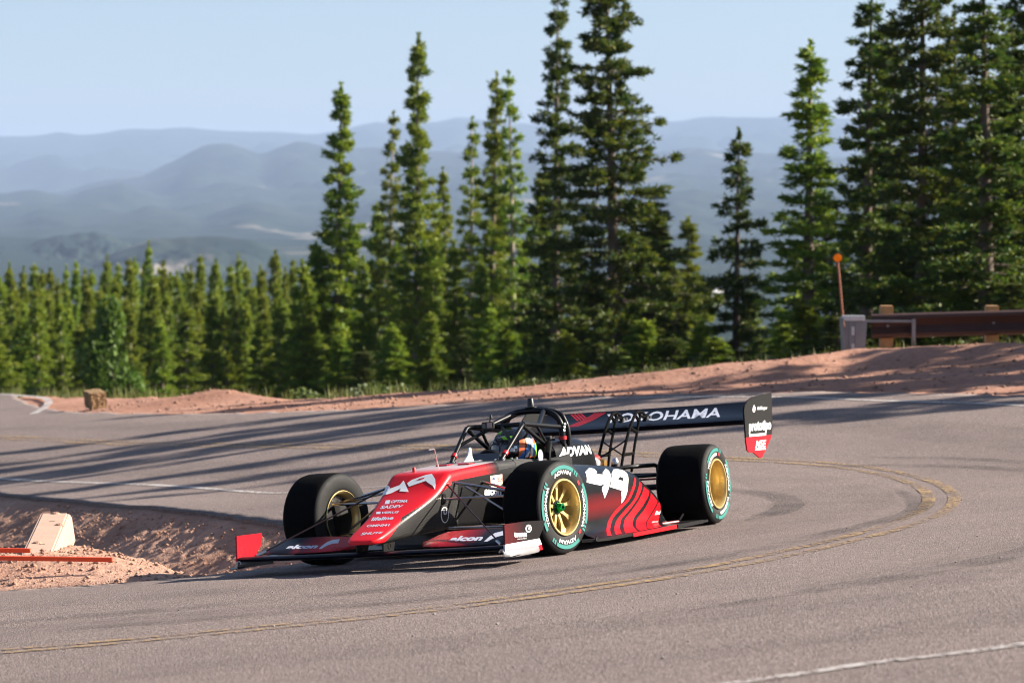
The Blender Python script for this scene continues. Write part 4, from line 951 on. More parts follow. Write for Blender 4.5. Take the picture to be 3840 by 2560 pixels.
# outward (+y) face seen with angles measured from the forward direction; on the left side text runs clockwise as seen from outside -> mirrored angle
def wheel(name, loc, steer, side, Rt, w, dish, marks):
    """side +1 left, -1 right; local +y is outboard"""
    e = empty(name, loc, 0, CAR)
    rot = Matrix.Rotation(-steer, 4, 'Z') @ (Matrix.Rotation(PI, 4, 'Z') if side < 0 else Matrix.Identity(4))
    e.matrix_local = Matrix.Translation(loc) @ rot
    h = w / 2; rb = .168
    t_ = MB().lathe(tyre_profile(Rt, w, rb), 96).build('tyre', [RUBBER, SIDEW], e, smooth=60)
    for p in t_.data.polygons:
        c = p.center; rr = math.hypot(c.x, c.z)
        p.material_index = 1 if (abs(c.y) > h * .90) else 0
    # rim: lips, barrel, spoke face, hub
    yl = h * .985
    prof = [(.178, yl - .012), (.183, yl - .002), (.180, yl + .006), (.170, yl + .006), (.165, yl - .004), (.162, yl - .02), (.158, yl - dish), (.156, -h * .3), (.158, -h * .75), (.166, -h * .93), (.180, -h * .985), (.184, -h * 1.0), (.180, -h * 1.02), (.170, -h * .9), (.160, -h * .3), (.160, yl - .05)]
    MB().lathe(prof, 72, close=True).build('rim', GOLD, e, smooth=45)
    ys = yl - dish
    for k in range(9):
        a = 2 * PI * k / 9 + .2; ca, sa = math.cos(a), math.sin(a)
        def P(r_, t__, y): return (r_ * ca - t__ * sa, y, r_ * sa + t__ * ca)
        ring = lambda r_, tw, th, y: [P(r_, -tw, y), P(r_, tw, y), P(r_, tw * .7, y - th), P(r_, -tw * .7, y - th)]
        MB().loft([ring(.038, .013, .022, ys), ring(.075, .0095, .02, ys + .004), ring(.11, .0105, .018, ys + .006), ring(.138, .017, .016, ys + .006), ring(.159, .030, .014, ys + .002)]).build('spoke', GOLD, e, smooth=40)
    MB().lathe([(.0, ys + .008), (.040, ys + .008), (.052, ys - .004), (.052, ys - .03), (.0, ys - .03)], 28).build('hub', GUN if dish < .09 else GOLD, e, smooth=40)
    if dish < .09:
        MB().lathe([(.026, ys + .004), (.030, ys + .02), (.024, ys + .045), (.012, ys + .046), (.012, ys + .03), (0, ys + .03)], 12).build('wheel_nut', GREEN_A, e, smooth=30)
        for k in range(10):
            a = 2 * PI * k / 10; MB().tube([(.033 * math.cos(a), ys + .004, .033 * math.sin(a)), (.033 * math.cos(a), ys + .014, .033 * math.sin(a))], .006, 6).build('nut_tooth', GREEN_A, e)
    else:
        MB().lathe([(.03, ys + .008), (.034, ys + .035), (.02, ys + .05), (0, ys + .05)], 12).build('wheel_nut', GUN, e, smooth=30)
    MB().tube([(.13, yl - .05, .09), (.118, yl - .03, .082)], .006, 8).build('valve', ALU, e)
    # brake disc, upright and caliper behind the spokes
    MB().lathe([(.125, -h * .15), (.125, -h * .15 - .02), (.05, -h * .15 - .02), (.05, -h * .15)], 36, close=True).build('brake_disc', GUN, e, smooth=40)
    MB().box((.085, -h * .15 - .01, .055), (.10, .075, .085), Matrix.Rotation(R(-30), 3, 'Y')).build('brake_caliper', plain('black caliper', (.02, .02, .02), .4, .3) if 'black caliper' not in bpy.data.materials else bpy.data.materials['black caliper'], e, bevel=.01)
    MB().loft([[(-.03, -h * .45 + q, -.13), (.03, -h * .45 + q, -.13), (.045, -h * .45 + q, 0), (.03, -h * .45 + q, .13), (-.03, -h * .45 + q, .13), (-.045, -h * .45 + q, 0)] for q in (-.03, .03)]).build('upright', GUN, e, bevel=.006)
    MB().lathe([(.0, -h * .62), (.150, -h * .66), (.150, -h * .58), (0, -h * .55)], 36).build('rim_shade_disc', BLKV, e, smooth=40)  # black disc added so the inside of the rim reads as shaded
    # painted band and lettering on the outer sidewall
    y1 = h + .0022
    if marks:
        rA, rB = Rt - .060, Rt - .036
        for c in marks['arcs']:
            arc_mesh(rA, rB, c - 30, c + 30, y1, y1).build('sidewall_band', TEAL, e, fixn=False)
            for k in (35, 40.5): arc_mesh(rA - .006, rB, c + k * marks.get('dir', 1) - 1.7, c + k * marks.get('dir', 1) + 1.7, y1, y1, 4).build('sidewall_band', TEAL, e, fixn=False)
        for s, c, sp in marks['text']:
            arc_text(s, Rt - .092, .026, c, sp, y1 + .001).build('sidewall_lettering', WHITE, e, fixn=False)
        for c in marks.get('chev', ()):
            arc_mesh(Rt - .088, Rt - .068, c - 4, c + 4, y1 + .001, y1 + .001, 3).build('sidewall_chevron', VRED, e, fixn=False)
    return e
# for the left wheels local +x is forward (towards the left of the picture), so text must run with decreasing picture angle
MF = dict(arcs=(88, 178, 268, 358), text=(('ADVAN', 88, 52), ('YOKOHAMA', 186, 66), ('ADVAN', 268, 52), ('YOKOHAMA', 5, 66)), chev=(140, 318 - 90), dir=1)
MR = dict(arcs=(70, 168, 248, 338), text=(('YOKOHAMA', 62, 62), ('ADVAN', 168, 56), ('YOKOHAMA', 240, 62), ('ADVAN', 340, 56)), chev=(104,), dir=1)
TF, TR = .294, .383; YF, YR = .795, .745
wFL = wheel('front_wheel', (2.7908, YF, .3028), .1764, 1, .3028, TF, .058, MF)
wFR = wheel('front_wheel', (2.7908, -YF, .3028), .1764, -1, .3028, TF, .058, MF)
wRL = wheel('rear_wheel', (0, YR, .293), 0, 1, .293, TR, .115, MR)
wRR = wheel('rear_wheel', (0, -YR, .293), 0, -1, .293, TR, .115, MR)

# --- suspension
for s in (1, -1):
    for nm, a, b, r_ in (('upper_wishbone', (2.905, s * .215, .500), (2.83, s * .66, .405), .013), ('upper_wishbone', (2.52, s * .24, .48), (2.82, s * .66, .405), .012), ('track_rod', (3.06, s * .20, .402), (2.93, s * .665, .400), .011),
                         ('lower_wishbone', (3.0, s * .20, .215), (2.84, s * .665, .195), .012), ('lower_wishbone', (2.55, s * .25, .205), (2.80, s * .665, .195), .012), ('pushrod', (2.80, s * .24, .47), (2.79, s * .63, .22), .010)):
        part(MB().tube([a, b], r_, 10, flat=.75), nm, STEELT)
    part(MB().box((3.06, s * .195, .405), (.05, .04, .07)), 'rod_bracket', GUN, bevel=.006)
    part(MB().tube([(2.98, s * .212, .212), (2.4, s * .27, .185)], .010, 8), 'brake_hose', BLKV)
    for nm, a, b, r_ in (('rear_wishbone', (.30, s * .2, .38), (.02, s * .58, .38), .012), ('rear_wishbone', (-.28, s * .16, .38), (-.02, s * .58, .38), .012), ('rear_wishbone', (.30, s * .2, .18), (.02, s * .58, .19), .012), ('rear_wishbone', (-.28, s * .16, .18), (-.02, s * .58, .19), .012), ('drive_shaft', (0, s * .12, .29), (0, s * .60, .293), .022)):
        part(MB().tube([a, b], r_, 8), nm, GUN)
    part(MB().tube([(.42, s * .2, .44), (.30, s * .36, .458), (.05, s * .47, .455), (-.02, s * .47, .44), (-.02, s * .47, .40)], .016, 8), 'rear_brace', CAGE)

# --- floor, side pods, engine cover
floor_pts = [(2.46, .60), (2.44, .88), (2.36, .955), (2.2, .97), (.36, .97), (.33, .965), (.33, .52), (-.45, .46), (-.62, .45)]
fp = [(x, y) for x, y in floor_pts] + [(x, -y) for x, y in floor_pts[::-1]]
floor_ = part(MB().prism([(x, y, .038 + (.012 * max(0, (x - 2.0) / .46))) for x, y in fp], (0, 0, .016)), 'floor', CARBON_S, smooth=None)
part(MB().box((1.38, .972, .048), (.80, .006, .026)), 'floor_edge_strip', RED, smooth=None)
part(MB().box((.70, .972, .048), (.50, .006, .026)), 'floor_edge_strip', CARBON_S, smooth=None)
POD = [ # x: profile (y, z) from the inner top, over the shoulder, down the flank and out onto the floor
 (2.08, [(0.2, 0.515), (0.38, 0.515), (0.5, 0.5), (0.58, 0.46), (0.62, 0.39), (0.63, 0.3), (0.625, 0.2), (0.63, 0.13), (0.66, 0.085), (0.72, 0.065), (0.8, 0.056)]),
 (1.8, [(0.2, 0.528), (0.38, 0.528), (0.5, 0.513), (0.58, 0.465), (0.62, 0.39), (0.632, 0.3), (0.627, 0.2), (0.634, 0.13), (0.67, 0.085), (0.74, 0.064), (0.84, 0.056)]),
 (1.4, [(0.2, 0.525), (0.35, 0.525), (0.45, 0.513), (0.54, 0.462), (0.585, 0.385), (0.6, 0.3), (0.6, 0.2), (0.61, 0.13), (0.65, 0.085), (0.73, 0.063), (0.85, 0.056)]),
 (1.1, [(0.2, 0.508), (0.346, 0.507), (0.452, 0.494), (0.537, 0.445), (0.581, 0.365), (0.596, 0.285), (0.595, 0.195), (0.603, 0.125), (0.645, 0.083), (0.726, 0.062), (0.85, 0.056)]),
 (0.8, [(0.2, 0.485), (0.343, 0.484), (0.456, 0.472), (0.531, 0.425), (0.575, 0.345), (0.59, 0.265), (0.592, 0.185), (0.598, 0.12), (0.635, 0.08), (0.718, 0.062), (0.85, 0.056)]),
 (0.53, [(0.2, 0.445), (0.335, 0.444), (0.45, 0.431), (0.515, 0.388), (0.558, 0.315), (0.575, 0.245), (0.578, 0.175), (0.583, 0.115), (0.617, 0.078), (0.703, 0.061), (0.84, 0.056)]),
 (0.33, [(0.2, 0.372), (0.327, 0.372), (0.443, 0.358), (0.498, 0.32), (0.534, 0.262), (0.55, 0.21), (0.553, 0.158), (0.558, 0.108), (0.588, 0.076), (0.673, 0.06), (0.8, 0.056)]),
 (0.12, [(0.2, 0.288), (0.317, 0.288), (0.433, 0.275), (0.478, 0.245), (0.506, 0.205), (0.517, 0.17), (0.518, 0.135), (0.52, 0.098), (0.528, 0.073), (0.533, 0.06), (0.54, 0.055)]),
 (0, [(0.2, 0.205), (0.304, 0.205), (0.413, 0.195), (0.453, 0.175), (0.474, 0.152), (0.481, 0.13), (0.484, 0.11), (0.485, 0.086), (0.486, 0.068), (0.488, 0.058), (0.49, 0.053)]),
 (-0.06, [(0.2, 0.15), (0.291, 0.15), (0.397, 0.145), (0.432, 0.135), (0.448, 0.12), (0.454, 0.105), (0.455, 0.092), (0.455, 0.076), (0.454, 0.062), (0.452, 0.056), (0.455, 0.052)])]
def pod_mat():
    m = NT('pod livery'); p = m.pos(); s = m.sep(p)
    f = m.math('MULTIPLY', m.mapr(s[2], .355, .27), m.mapr(s[2], .16, .25)); f = m.math('MULTIPLY', f, m.mapr(m.math('SUBTRACT', s[0], m.math('ADD', 1.12, m.math('MULTIPLY', m.math('SUBTRACT', .34, s[2]), 3.3))), -.02, .02))
    m.set(Base_Color=m.mix(m.math('MULTIPLY', f, .28), (.0022, .0022, .0035), (.40, .004, .008)), Roughness=.38, Coat_Weight=.12, Coat_Roughness=.1); m.b.inputs['Specular IOR Level'].default_value = .15; return m.mat
PODM = pod_mat()
def pod(s):
    keys = np.array([[[x, s * y, z] for y, z in pr] for x, pr in POD])          # stations x 11 x 3
    # the flank stands well out from the engine: shift it outward and, with it, forward
    yy = np.abs(keys[..., 1]); w_ = np.clip((yy - .22) / .12, 0, 1); w_ = w_ * w_ * (3 - 2 * w_)
    dx = np.interp(keys[..., 0], [1.1, 1.4, 1.8, 2.08], [.42, .42, .32, .18] if s > 0 else [.42, .34, .04, -.18])
    keys[..., 0] += dx * w_; keys[..., 2] += .02 * w_ * np.clip((keys[..., 2] - .06) / .06, 0, 1)
    keys[..., 1] = s * np.minimum(yy + .17 * w_, np.maximum(.92, yy))
    A = np.stack([catmull(keys[:, k], 48) for k in range(keys.shape[1])], 1)       # along
    B = np.stack([catmull(A[i], 36) for i in range(len(A))])                      # across
    mb = MB(); mb.loft([list(map(tuple, r_)) for r_ in B], cap=False, closed=False)
    n = B.shape[1]
    mb.add([tuple(q) for q in B[0]] + [(B[0][0][0], s * .2, .056)], [tuple(range(n + 1))])
    mb.add([tuple(q) for q in B[-1]] + [(B[-1][0][0], s * .2, .05)], [tuple(range(n + 1))])
    return part(mb, 'side_pod', PODM, smooth=50)
podL, podR = pod(1), pod(-1)
part(MB().box((2.09, .43, .30), (.03, .34, .34)), 'radiator_duct', BLKV, smooth=None)
part(MB().box((2.09, -.43, .30), (.03, .34, .34)), 'radiator_duct', BLKV, smooth=None)
eng = part(MB().loft([sring(x, wt, wb, zt, .40, r_, .02, 7) for x, wt, wb, zt, r_ in [tuple(q) for q in catmull([(1.32, .25, .275, .690, .09), (1.2, .262, .285, .702, .10), (1.0, .264, .29, .705, .11), (.85, .264, .29, .703, .11), (.74, .260, .288, .692, .11), (.66, .252, .28, .668, .10), (.60, .240, .268, .630, .09), (.56, .225, .25, .58, .07), (.545, .21, .235, .52, .04)], 30)]]), 'engine_cover', BLK, smooth=60)
part(MB().loft([sring(x, w_, w_, zt, .2, .03, .03, 4) for x, w_, zt in ((.56, .19, .46), (.3, .15, .42), (0, .12, .40), (-.35, .10, .36), (-.62, .08, .34))]), 'gearbox', GUN, smooth=50)
part(MB().tube([(.50, .05, .44), (.42, .06, .50), (.36, .1, .515), (.30, .12, .49)], [.055, .055, .05, .04], 12), 'silver_heat_wrap', plain('crumpled silver foil', (.72, .72, .74), .35, .8, var=.3, scale=60, bump=1.0))
part(MB().tube([(.33, .09, .46), (.28, .09, .52), (.20, .08, .525)], .035, 12), 'turbo_pipe', plain('red silicone pipe', (.30, .02, .015), .45))
part(MB().lathe([(.0, -.03), (.035, -.03), (.04, 0), (.03, .03), (0, .03)], 18), 'turbo_fitting', plain('brass fitting', (.55, .33, .10), .35, .8)).location = (.22, .13, .49)
part(MB().tube([(.14, .18, .40), (.14, .20, .50)], [.03, .022], 14), 'damper_reservoir', GUN)
part(MB().lathe([(.028, .48), (.03, .5), (.02, .52), (0, .525)], 16, 'z'), 'damper_cap', ALU).location = (.14, .20, 0)
part(MB().box((-.32, 0, .34), (.10, 1.0, .012)), 'lower_beam_wing', NAVY, bevel=.003)
part(MB().box((-.265, 0, .345), (.006, 1.0, .008)), 'beam_wing_edge', VRED, smooth=None)
part(MB().prism([(.33, .30, .06), (.33, .5, .06), (-.62, .44, .20), (-.62, .3, .20)], (0, 0, .02)), 'diffuser', CARBON_S, smooth=None)
part(MB().prism([(.33, -.30, .06), (.33, -.5, .06), (-.62, -.44, .20), (-.62, -.3, .20)], (0, 0, .02)), 'diffuser', CARBON_S, smooth=None)
part(MB().prism([(.42, .62, .055), (.42, .62, .21), (.36, .60, .205), (.34, .59, .055)], (0, .006, 0)), 'pod_tail_fence', CARBON_S, smooth=None)
part(MB().tube([(.62, .86, .075), (.34, .78, .10)], .007, 10), 'floor_stay', GUN)
part(MB().tube([(.86, .82, .066), (.70, .88, .068)], .010, 10), 'floor_strut', plain('red and black strut', (.25, .02, .02), .4))
part(MB().tube([(2.37, .95, .055), (2.36, .95, .078), (2.35, .95, .055)], .006, 8), 'floor_eyelet', GUN)
# --- rear wing
WX = -.745
WP = [(0, .712), (.006, .728), (-.03, .742), (-.12, .762), (-.25, .795), (-.36, .838), (-.395, .856), (-.40, .852), (-.36, .825), (-.25, .765), (-.12, .705), (-.04, .690), (-.008, .695)]
rw = part(MB().loft([[(WX + x, y, z) for x, z in WP] for y in np.linspace(-.905, .905, 13)]), 'rear_wing_plane', NAVY, smooth=40)
def rw_end(s):
    y0 = .905
    pts = [(-.73, .50), (-.716, .57), (-.716, .80), (-.74, .835), (-.815, .872), (-.92, .895), (-1.355, .915), (-1.362, .91), (-1.33, .65), (-1.29, .575), (-1.06, .438), (-1.027, .428), (-.99, .432), (-.86, .478), (-.77, .485)]
    m = NT('rear endplate livery' + ('' if s > 0 else ' far')); p = m.pos(); q = m.sep(p)
    f = m.math('LESS_THAN', q[2], .596)
    a = m.math('FRACT', m.math('MULTIPLY', m.math('ADD', q[0], q[2]), 60.)); b = m.math('FRACT', m.math('MULTIPLY', m.math('SUBTRACT', q[0], q[2]), 60.))
    w_ = m.math('MULTIPLY', m.math('GREATER_THAN', a, .5), m.math('GREATER_THAN', b, .4))
    c = m.mix(w_, (.006, .006, .006), (.022, .021, .020))
    redm = m.mix(m.mapr(q[0], -.85, -1.25, 0, .55), (.56, .006, .016), (.06, .008, .012))
    m.set(Base_Color=m.mix(f, c, redm), Roughness=.5, Coat_Weight=.05, Coat_Roughness=.15); m.b.inputs['Specular IOR Level'].default_value = .15
    return part(MB().prism([(x, s * y0, z) for x, z in pts], (0, s * .012, 0)), 'rear_wing_endplate', m.mat, smooth=None, bevel=.002)
rwL, rwR = rw_end(1), rw_end(-1)
PYL = plain('matt black pylon', (.0022, .0022, .0022), .8, var=.2, spec=.06)
def pylon(s):
    y = s * .098
    ax = [(-.02, .40), (-.06, .46), (-.18, .60), (-.30, .70), (-.40, .775)]
    # a swan neck: two rails with a truss between, looping over the leading edge onto the top of the wing
    mb = MB()
    front = [(-.20, .40), (-.30, .56), (-.44, .72), (-.56, .815), (-.64, .842), (-.72, .832), (-.80, .80)]
    rear = [(-.42, .40), (-.50, .56), (-.58, .68), (-.635, .765), (-.67, .80), (-.72, .805), (-.78, .79)]
    F = catmull(front, 30); B = catmull(rear, 30)
    P1 = part(MB().tube([(x, y, z) for x, z in F], .0115, 8, flat=1.0), 'wing_pylon_rail', PYL)
    P2 = part(MB().tube([(x, y, z) for x, z in B], .011, 8), 'wing_pylon_rail', PYL)
    for i in (4, 10, 15, 20): part(MB().tube([(F[i][0], y, F[i][1]), (B[i][0], y, B[i][1])], .013, 6), 'wing_pylon_rib', PYL)
    part(MB().box((-.80, y, .785), (.11, .035, .016), Matrix.Rotation(R(14), 3, 'Y')), 'pylon_shoe', GUN, bevel=.003)
    for xx in (-.77, -.83): part(MB().tube([(xx, y + .02, .78), (xx, y + .02, .80)], .007, 6), 'bolt', ALU, smooth=None)
pylon(1); pylon(-1)
part(MB().tube([(-.36, -.098, .64), (-.30, .098, .52)], .006, 8), 'pylon_brace', CAGE)
part(MB().tube([(-.30, -.098, .52), (-.36, .098, .64)], .006, 8), 'pylon_brace', CAGE)

# --- roll cage
def bar(pts, r_=.021, n=12, smoothpts=0, name='roll_bar'):
    r_ *= .86
    if smoothpts: pts = [tuple(p) for p in catmull(pts, smoothpts)]
    return part(MB().tube(pts, r_, n), name, CAGE, smooth=60)
bar([(1.15, -.235, .66), (1.15, -.235, .76), (1.15, -.222, .825), (1.15, -.185, .875), (1.15, -.12, .905), (1.15, 0, .915), (1.15, .12, .905), (1.15, .185, .875), (1.15, .222, .825), (1.15, .235, .76), (1.15, .235, .66)], .026, 14, 44, 'main_roll_hoop')
bar([(1.07, -.245, .66), (1.07, -.245, .76), (1.07, -.225, .83), (1.07, -.18, .885), (1.07, 0, .925), (1.07, .18, .885), (1.07, .225, .83), (1.07, .245, .76), (1.07, .245, .66)], .022, 12, 40, 'hoop_fairing')
bar([(2.10, -.185, .60), (2.085, -.186, .612), (1.80, -.208, .805), (1.765, -.21, .826), (1.735, -.20, .834), (1.70, -.16, .833), (1.72, 0, .828), (1.70, .16, .833), (1.735, .20, .834), (1.765, .21, .826), (1.80, .208, .805), (2.085, .186, .612), (2.10, .185, .60)], .0185, 12, 0, 'front_roll_hoop')
for s in (1, -1):
    bar([(1.74, s * .205, .834), (1.45, s * .215, .812), (1.16, s * .228, .79)], .019)
    bar([(1.755, s * .21, .82), (1.37, s * .222, .655), (1.33, s * .224, .63)], .017)
    bar([(1.53, s * .212, .815), (1.385, s * .222, .665)], .013)
    bar([(1.50, s * .213, .815), (1.165, s * .11, .905)], .020)
    bar([(1.715, s * .03, .826), (1.93, s * .197, .715)], .014)
    for a, b in (((2.045, .189, .640), (2.02, .191, .657)), ((1.40, .2215, .668), (1.37, .223, .655))):
        p_, q_ = Vector((a[0], s * a[1], a[2])), Vector((b[0], s * b[1], b[2]))
        part(MB().tube([p_, q_], .0215, 12), 'red_band', VRED, smooth=60)
    part(MB().tube([(1.15, s * .235, .70), (1.15, s * .235, .725)], .030, 14), 'red_band', VRED, smooth=60)
    part(MB().tube([(2.10, s * .185, .603), (2.10, s * .185, .612)], .034, 12), 'hoop_foot', CAGE)
part(MB().prism([(1.72, -.06, .815), (1.72, .10, .815), (1.66, .09, .80), (1.66, -.05, .80)], (0, 0, .006)), 'mirror_panel', GUN, smooth=None)
part(MB().box((1.755, -.05, .838), (.034, .088, .052)), 'action_camera', BLKV, bevel=.006)
part(MB().box((1.7735, -.032, .840), (.003, .036, .036)), 'camera_lens', plain('camera lens glass', (.35, .24, .22), .12, .3, coat=1), smooth=None)
part(MB().box((1.7735, -.073, .838), (.003, .022, .030)), 'camera_screen', plain('camera screen', (.10, .09, .09), .15, coat=1), smooth=None)
part(MB().tube([(1.755, -.035, .862), (1.755, -.03, .885), (1.755, -.025, .888), (1.755, -.025, .91)], [.006, .006, .011, .009], 8), 'camera_clamp', BLKV)
part(MB().lathe([(.0, .935), (.045, .937), (.045, .944), (.026, .948), (.021, .998), (.018, 1.003), (0, 1.004)], 18, 'z'), 'antenna', BLKV).location = (1.13, 0, 0)
part(MB().tube([(1.52, .272, .57), (1.52, .276, .62), (1.48, .268, .66), (1.42, .245, .685)], .024, 10), 'intake_hose', plain('ribbed hose', (.003, .003, .003), .6, spec=.1, var=.5, scale=90))

# ------------------------------------------------------------------ the driver
DRV = empty('person'); DRV.matrix_world = CAR.matrix_world.copy()
tag(DRV, 'driver in black race suit and flag patterned helmet seated in the cockpit', 'person')
SUIT = plain('black race suit', (.006, .006, .007), .8, var=.2)
def skin_body():
    me = bpy.data.meshes.new('body')
    J = [(1.50, 0, .245), (1.40, 0, .33), (1.32, 0, .43), (1.30, 0, .50), (1.33, 0, .555), (1.40, 0, .60), (1.43, 0, .66),
         (1.33, .16, .485), (1.50, .215, .39), (1.78, .13, .50), (1.86, .125, .53), (1.33, -.16, .485), (1.50, -.215, .39), (1.78, -.13, .50), (1.86, -.125, .53),
         (1.58, .09, .25), (1.98, .11, .40), (2.42, .09, .28), (2.52, .09, .34), (1.58, -.09, .25), (1.98, -.11, .40), (2.42, -.09, .28), (2.52, -.09, .34)]
    E_ = [(0, 1), (1, 2), (2, 3), (3, 4), (4, 5), (5, 6), (3, 7), (7, 8), (8, 9), (9, 10), (3, 11), (11, 12), (12, 13), (13, 14), (0, 15), (15, 16), (16, 17), (17, 18), (0, 19), (19, 20), (20, 21), (21, 22)]
    rad = [.13, .13, .14, .13, .06, .075, .085, .075, .052, .038, .03, .075, .052, .038, .03, .085, .062, .045, .04, .085, .062, .045, .04]
    me.from_pydata(J, E_, [])
    o = link(bpy.data.objects.new('body', me), DRV)
    md = o.modifiers.new('skin', 'SKIN'); o.modifiers.new('sub', 'SUBSURF').render_levels = 1
    for i, v in enumerate(me.skin_vertices[0].data): v.radius = (rad[i], rad[i]); v.use_root = (i == 0)
    me.materials.append(SUIT)
skin_body()
GLOVE = plain('black red glove', (.03, .012, .012), .75)
for s in (1, -1):
    h = MB()
    c = Vector((1.875, s * .125, .545))
    h.loft([[tuple(c + Vector((-.05, s * a * .02, b * .035))) for a, b in ((1, 1), (1, -1), (-1, -1), (-1, 1))], [tuple(c + Vector((0, s * a * .022, b * .045))) for a, b in ((1, 1), (1, -1), (-1, -1), (-1, 1))], [tuple(c + Vector((.03, s * a * .018, b * .04))) for a, b in ((1, 1), (1, -1), (-1, -1), (-1, 1))]])
    g = h.build('glove', GLOVE, DRV, bevel=.008)
    for k in range(4):
        z = .03 - k * .02; ln = (.85, 1, .95, .75)[k]
        MB().tube([c + Vector((.02, s * .012, z)), c + Vector((.04 * ln + .01, s * .016, z)), c + Vector((.045 * ln + .01, -s * .012, z)), c + Vector((.02, -s * .02, z))], [.0095, .009, .0085, .007], 7).build('finger', GLOVE, g, smooth=60)
    MB().tube([c + Vector((-.02, -s * .015, .035)), c + Vector((.0, -s * .035, .055)), c + Vector((.025, -s * .038, .05))], [.011, .010, .008], 7).build('thumb', GLOVE, g, smooth=60)
HC = Vector((1.46, -.005, .664))
def helmet_shell(scale=1., lo=-1., hi=1., th0=0, th1=360, n=40, m=26, closed=True):
    """ellipsoid with a chin bar; returns grid"""
    pts = []
    for i in range(m + 1):
        ph = -PI / 2 + PI * (lo + 1) / 2 + PI * (hi - lo) / 2 * i / m
        row = []
        for k in range(n + (0 if closed else 1)):
            a = R(th0 + (th1 - th0) * k / n)
            cx, cy, cz = math.cos(ph) * math.cos(a), math.cos(ph) * math.sin(a), math.sin(ph)
            rx, ry, rz = .163, .133, .147
            if cz < 0: rx *= 1 + .10 * max(0, cx) * (-cz) ** .5 ; 
            if cz < 0: cz *= .98
            k2 = 1 + .10 * (-cz if cz < 0 else 0)
            row.append(tuple(HC + Vector((cx * rx * k2, cy * ry * k2, cz * rz)) * scale))
        pts.append(row)
    return pts
def grid_mb(pts, closed):
    mb = MB(); mb.loft(pts, cap=False, closed=closed); return mb
hel = grid_mb(helmet_shell(), True).build('helmet', plain('black helmet shell', (.003, .003, .004), .25, coat=1, var=.1), DRV, smooth=180)
grid_mb(helmet_shell(1.012, -.12, .30, -78, 78, 30, 8, False), False).build('visor', plain('dark visor', (.05, .03, .03), .06, .3, coat=1), hel, smooth=180, fixn=False)
def hpatch(name, mat, a0, a1, p0, p1, sk=0., k=1.02):
    """patch on the shell between bearings a0..a1 and heights p0..p1 (-1..1), skewed"""
    pts = []
    full = helmet_shell(k)
    for i in range(7):
        t_ = i / 6; hgt = p0 + (p1 - p0) * t_; row = []
        for j in range(7):
            a = R(a0 + (a1 - a0) * j / 6 + sk * t_); ph = math.asin(max(-1, min(1, hgt)))
            cx, cy, cz = math.cos(ph) * math.cos(a), math.cos(ph) * math.sin(a), math.sin(ph); rx, ry = .163, .133
            if cz < 0: rx *= 1 + .10 * max(0, cx) * (-cz) ** .5
            k2 = 1 + .10 * (-cz if cz < 0 else 0)
            row.append(tuple(HC + Vector((cx * rx * k2, cy * ry * k2, cz * .147)) * k))
        pts.append(row)
    grid_mb(pts, False).build(name, mat, hel, smooth=180, fixn=False)
NEON = plain('neon green stripe', (.22, .62, .02), .4); ORNH = plain('orange helmet paint', (.75, .13, .02), .35, coat=.6); BLUEH = plain('blue helmet paint', (.03, .18, .50), .35, coat=.6); WHH = plain('white helmet paint', (.75, .75, .75), .35, coat=.6)

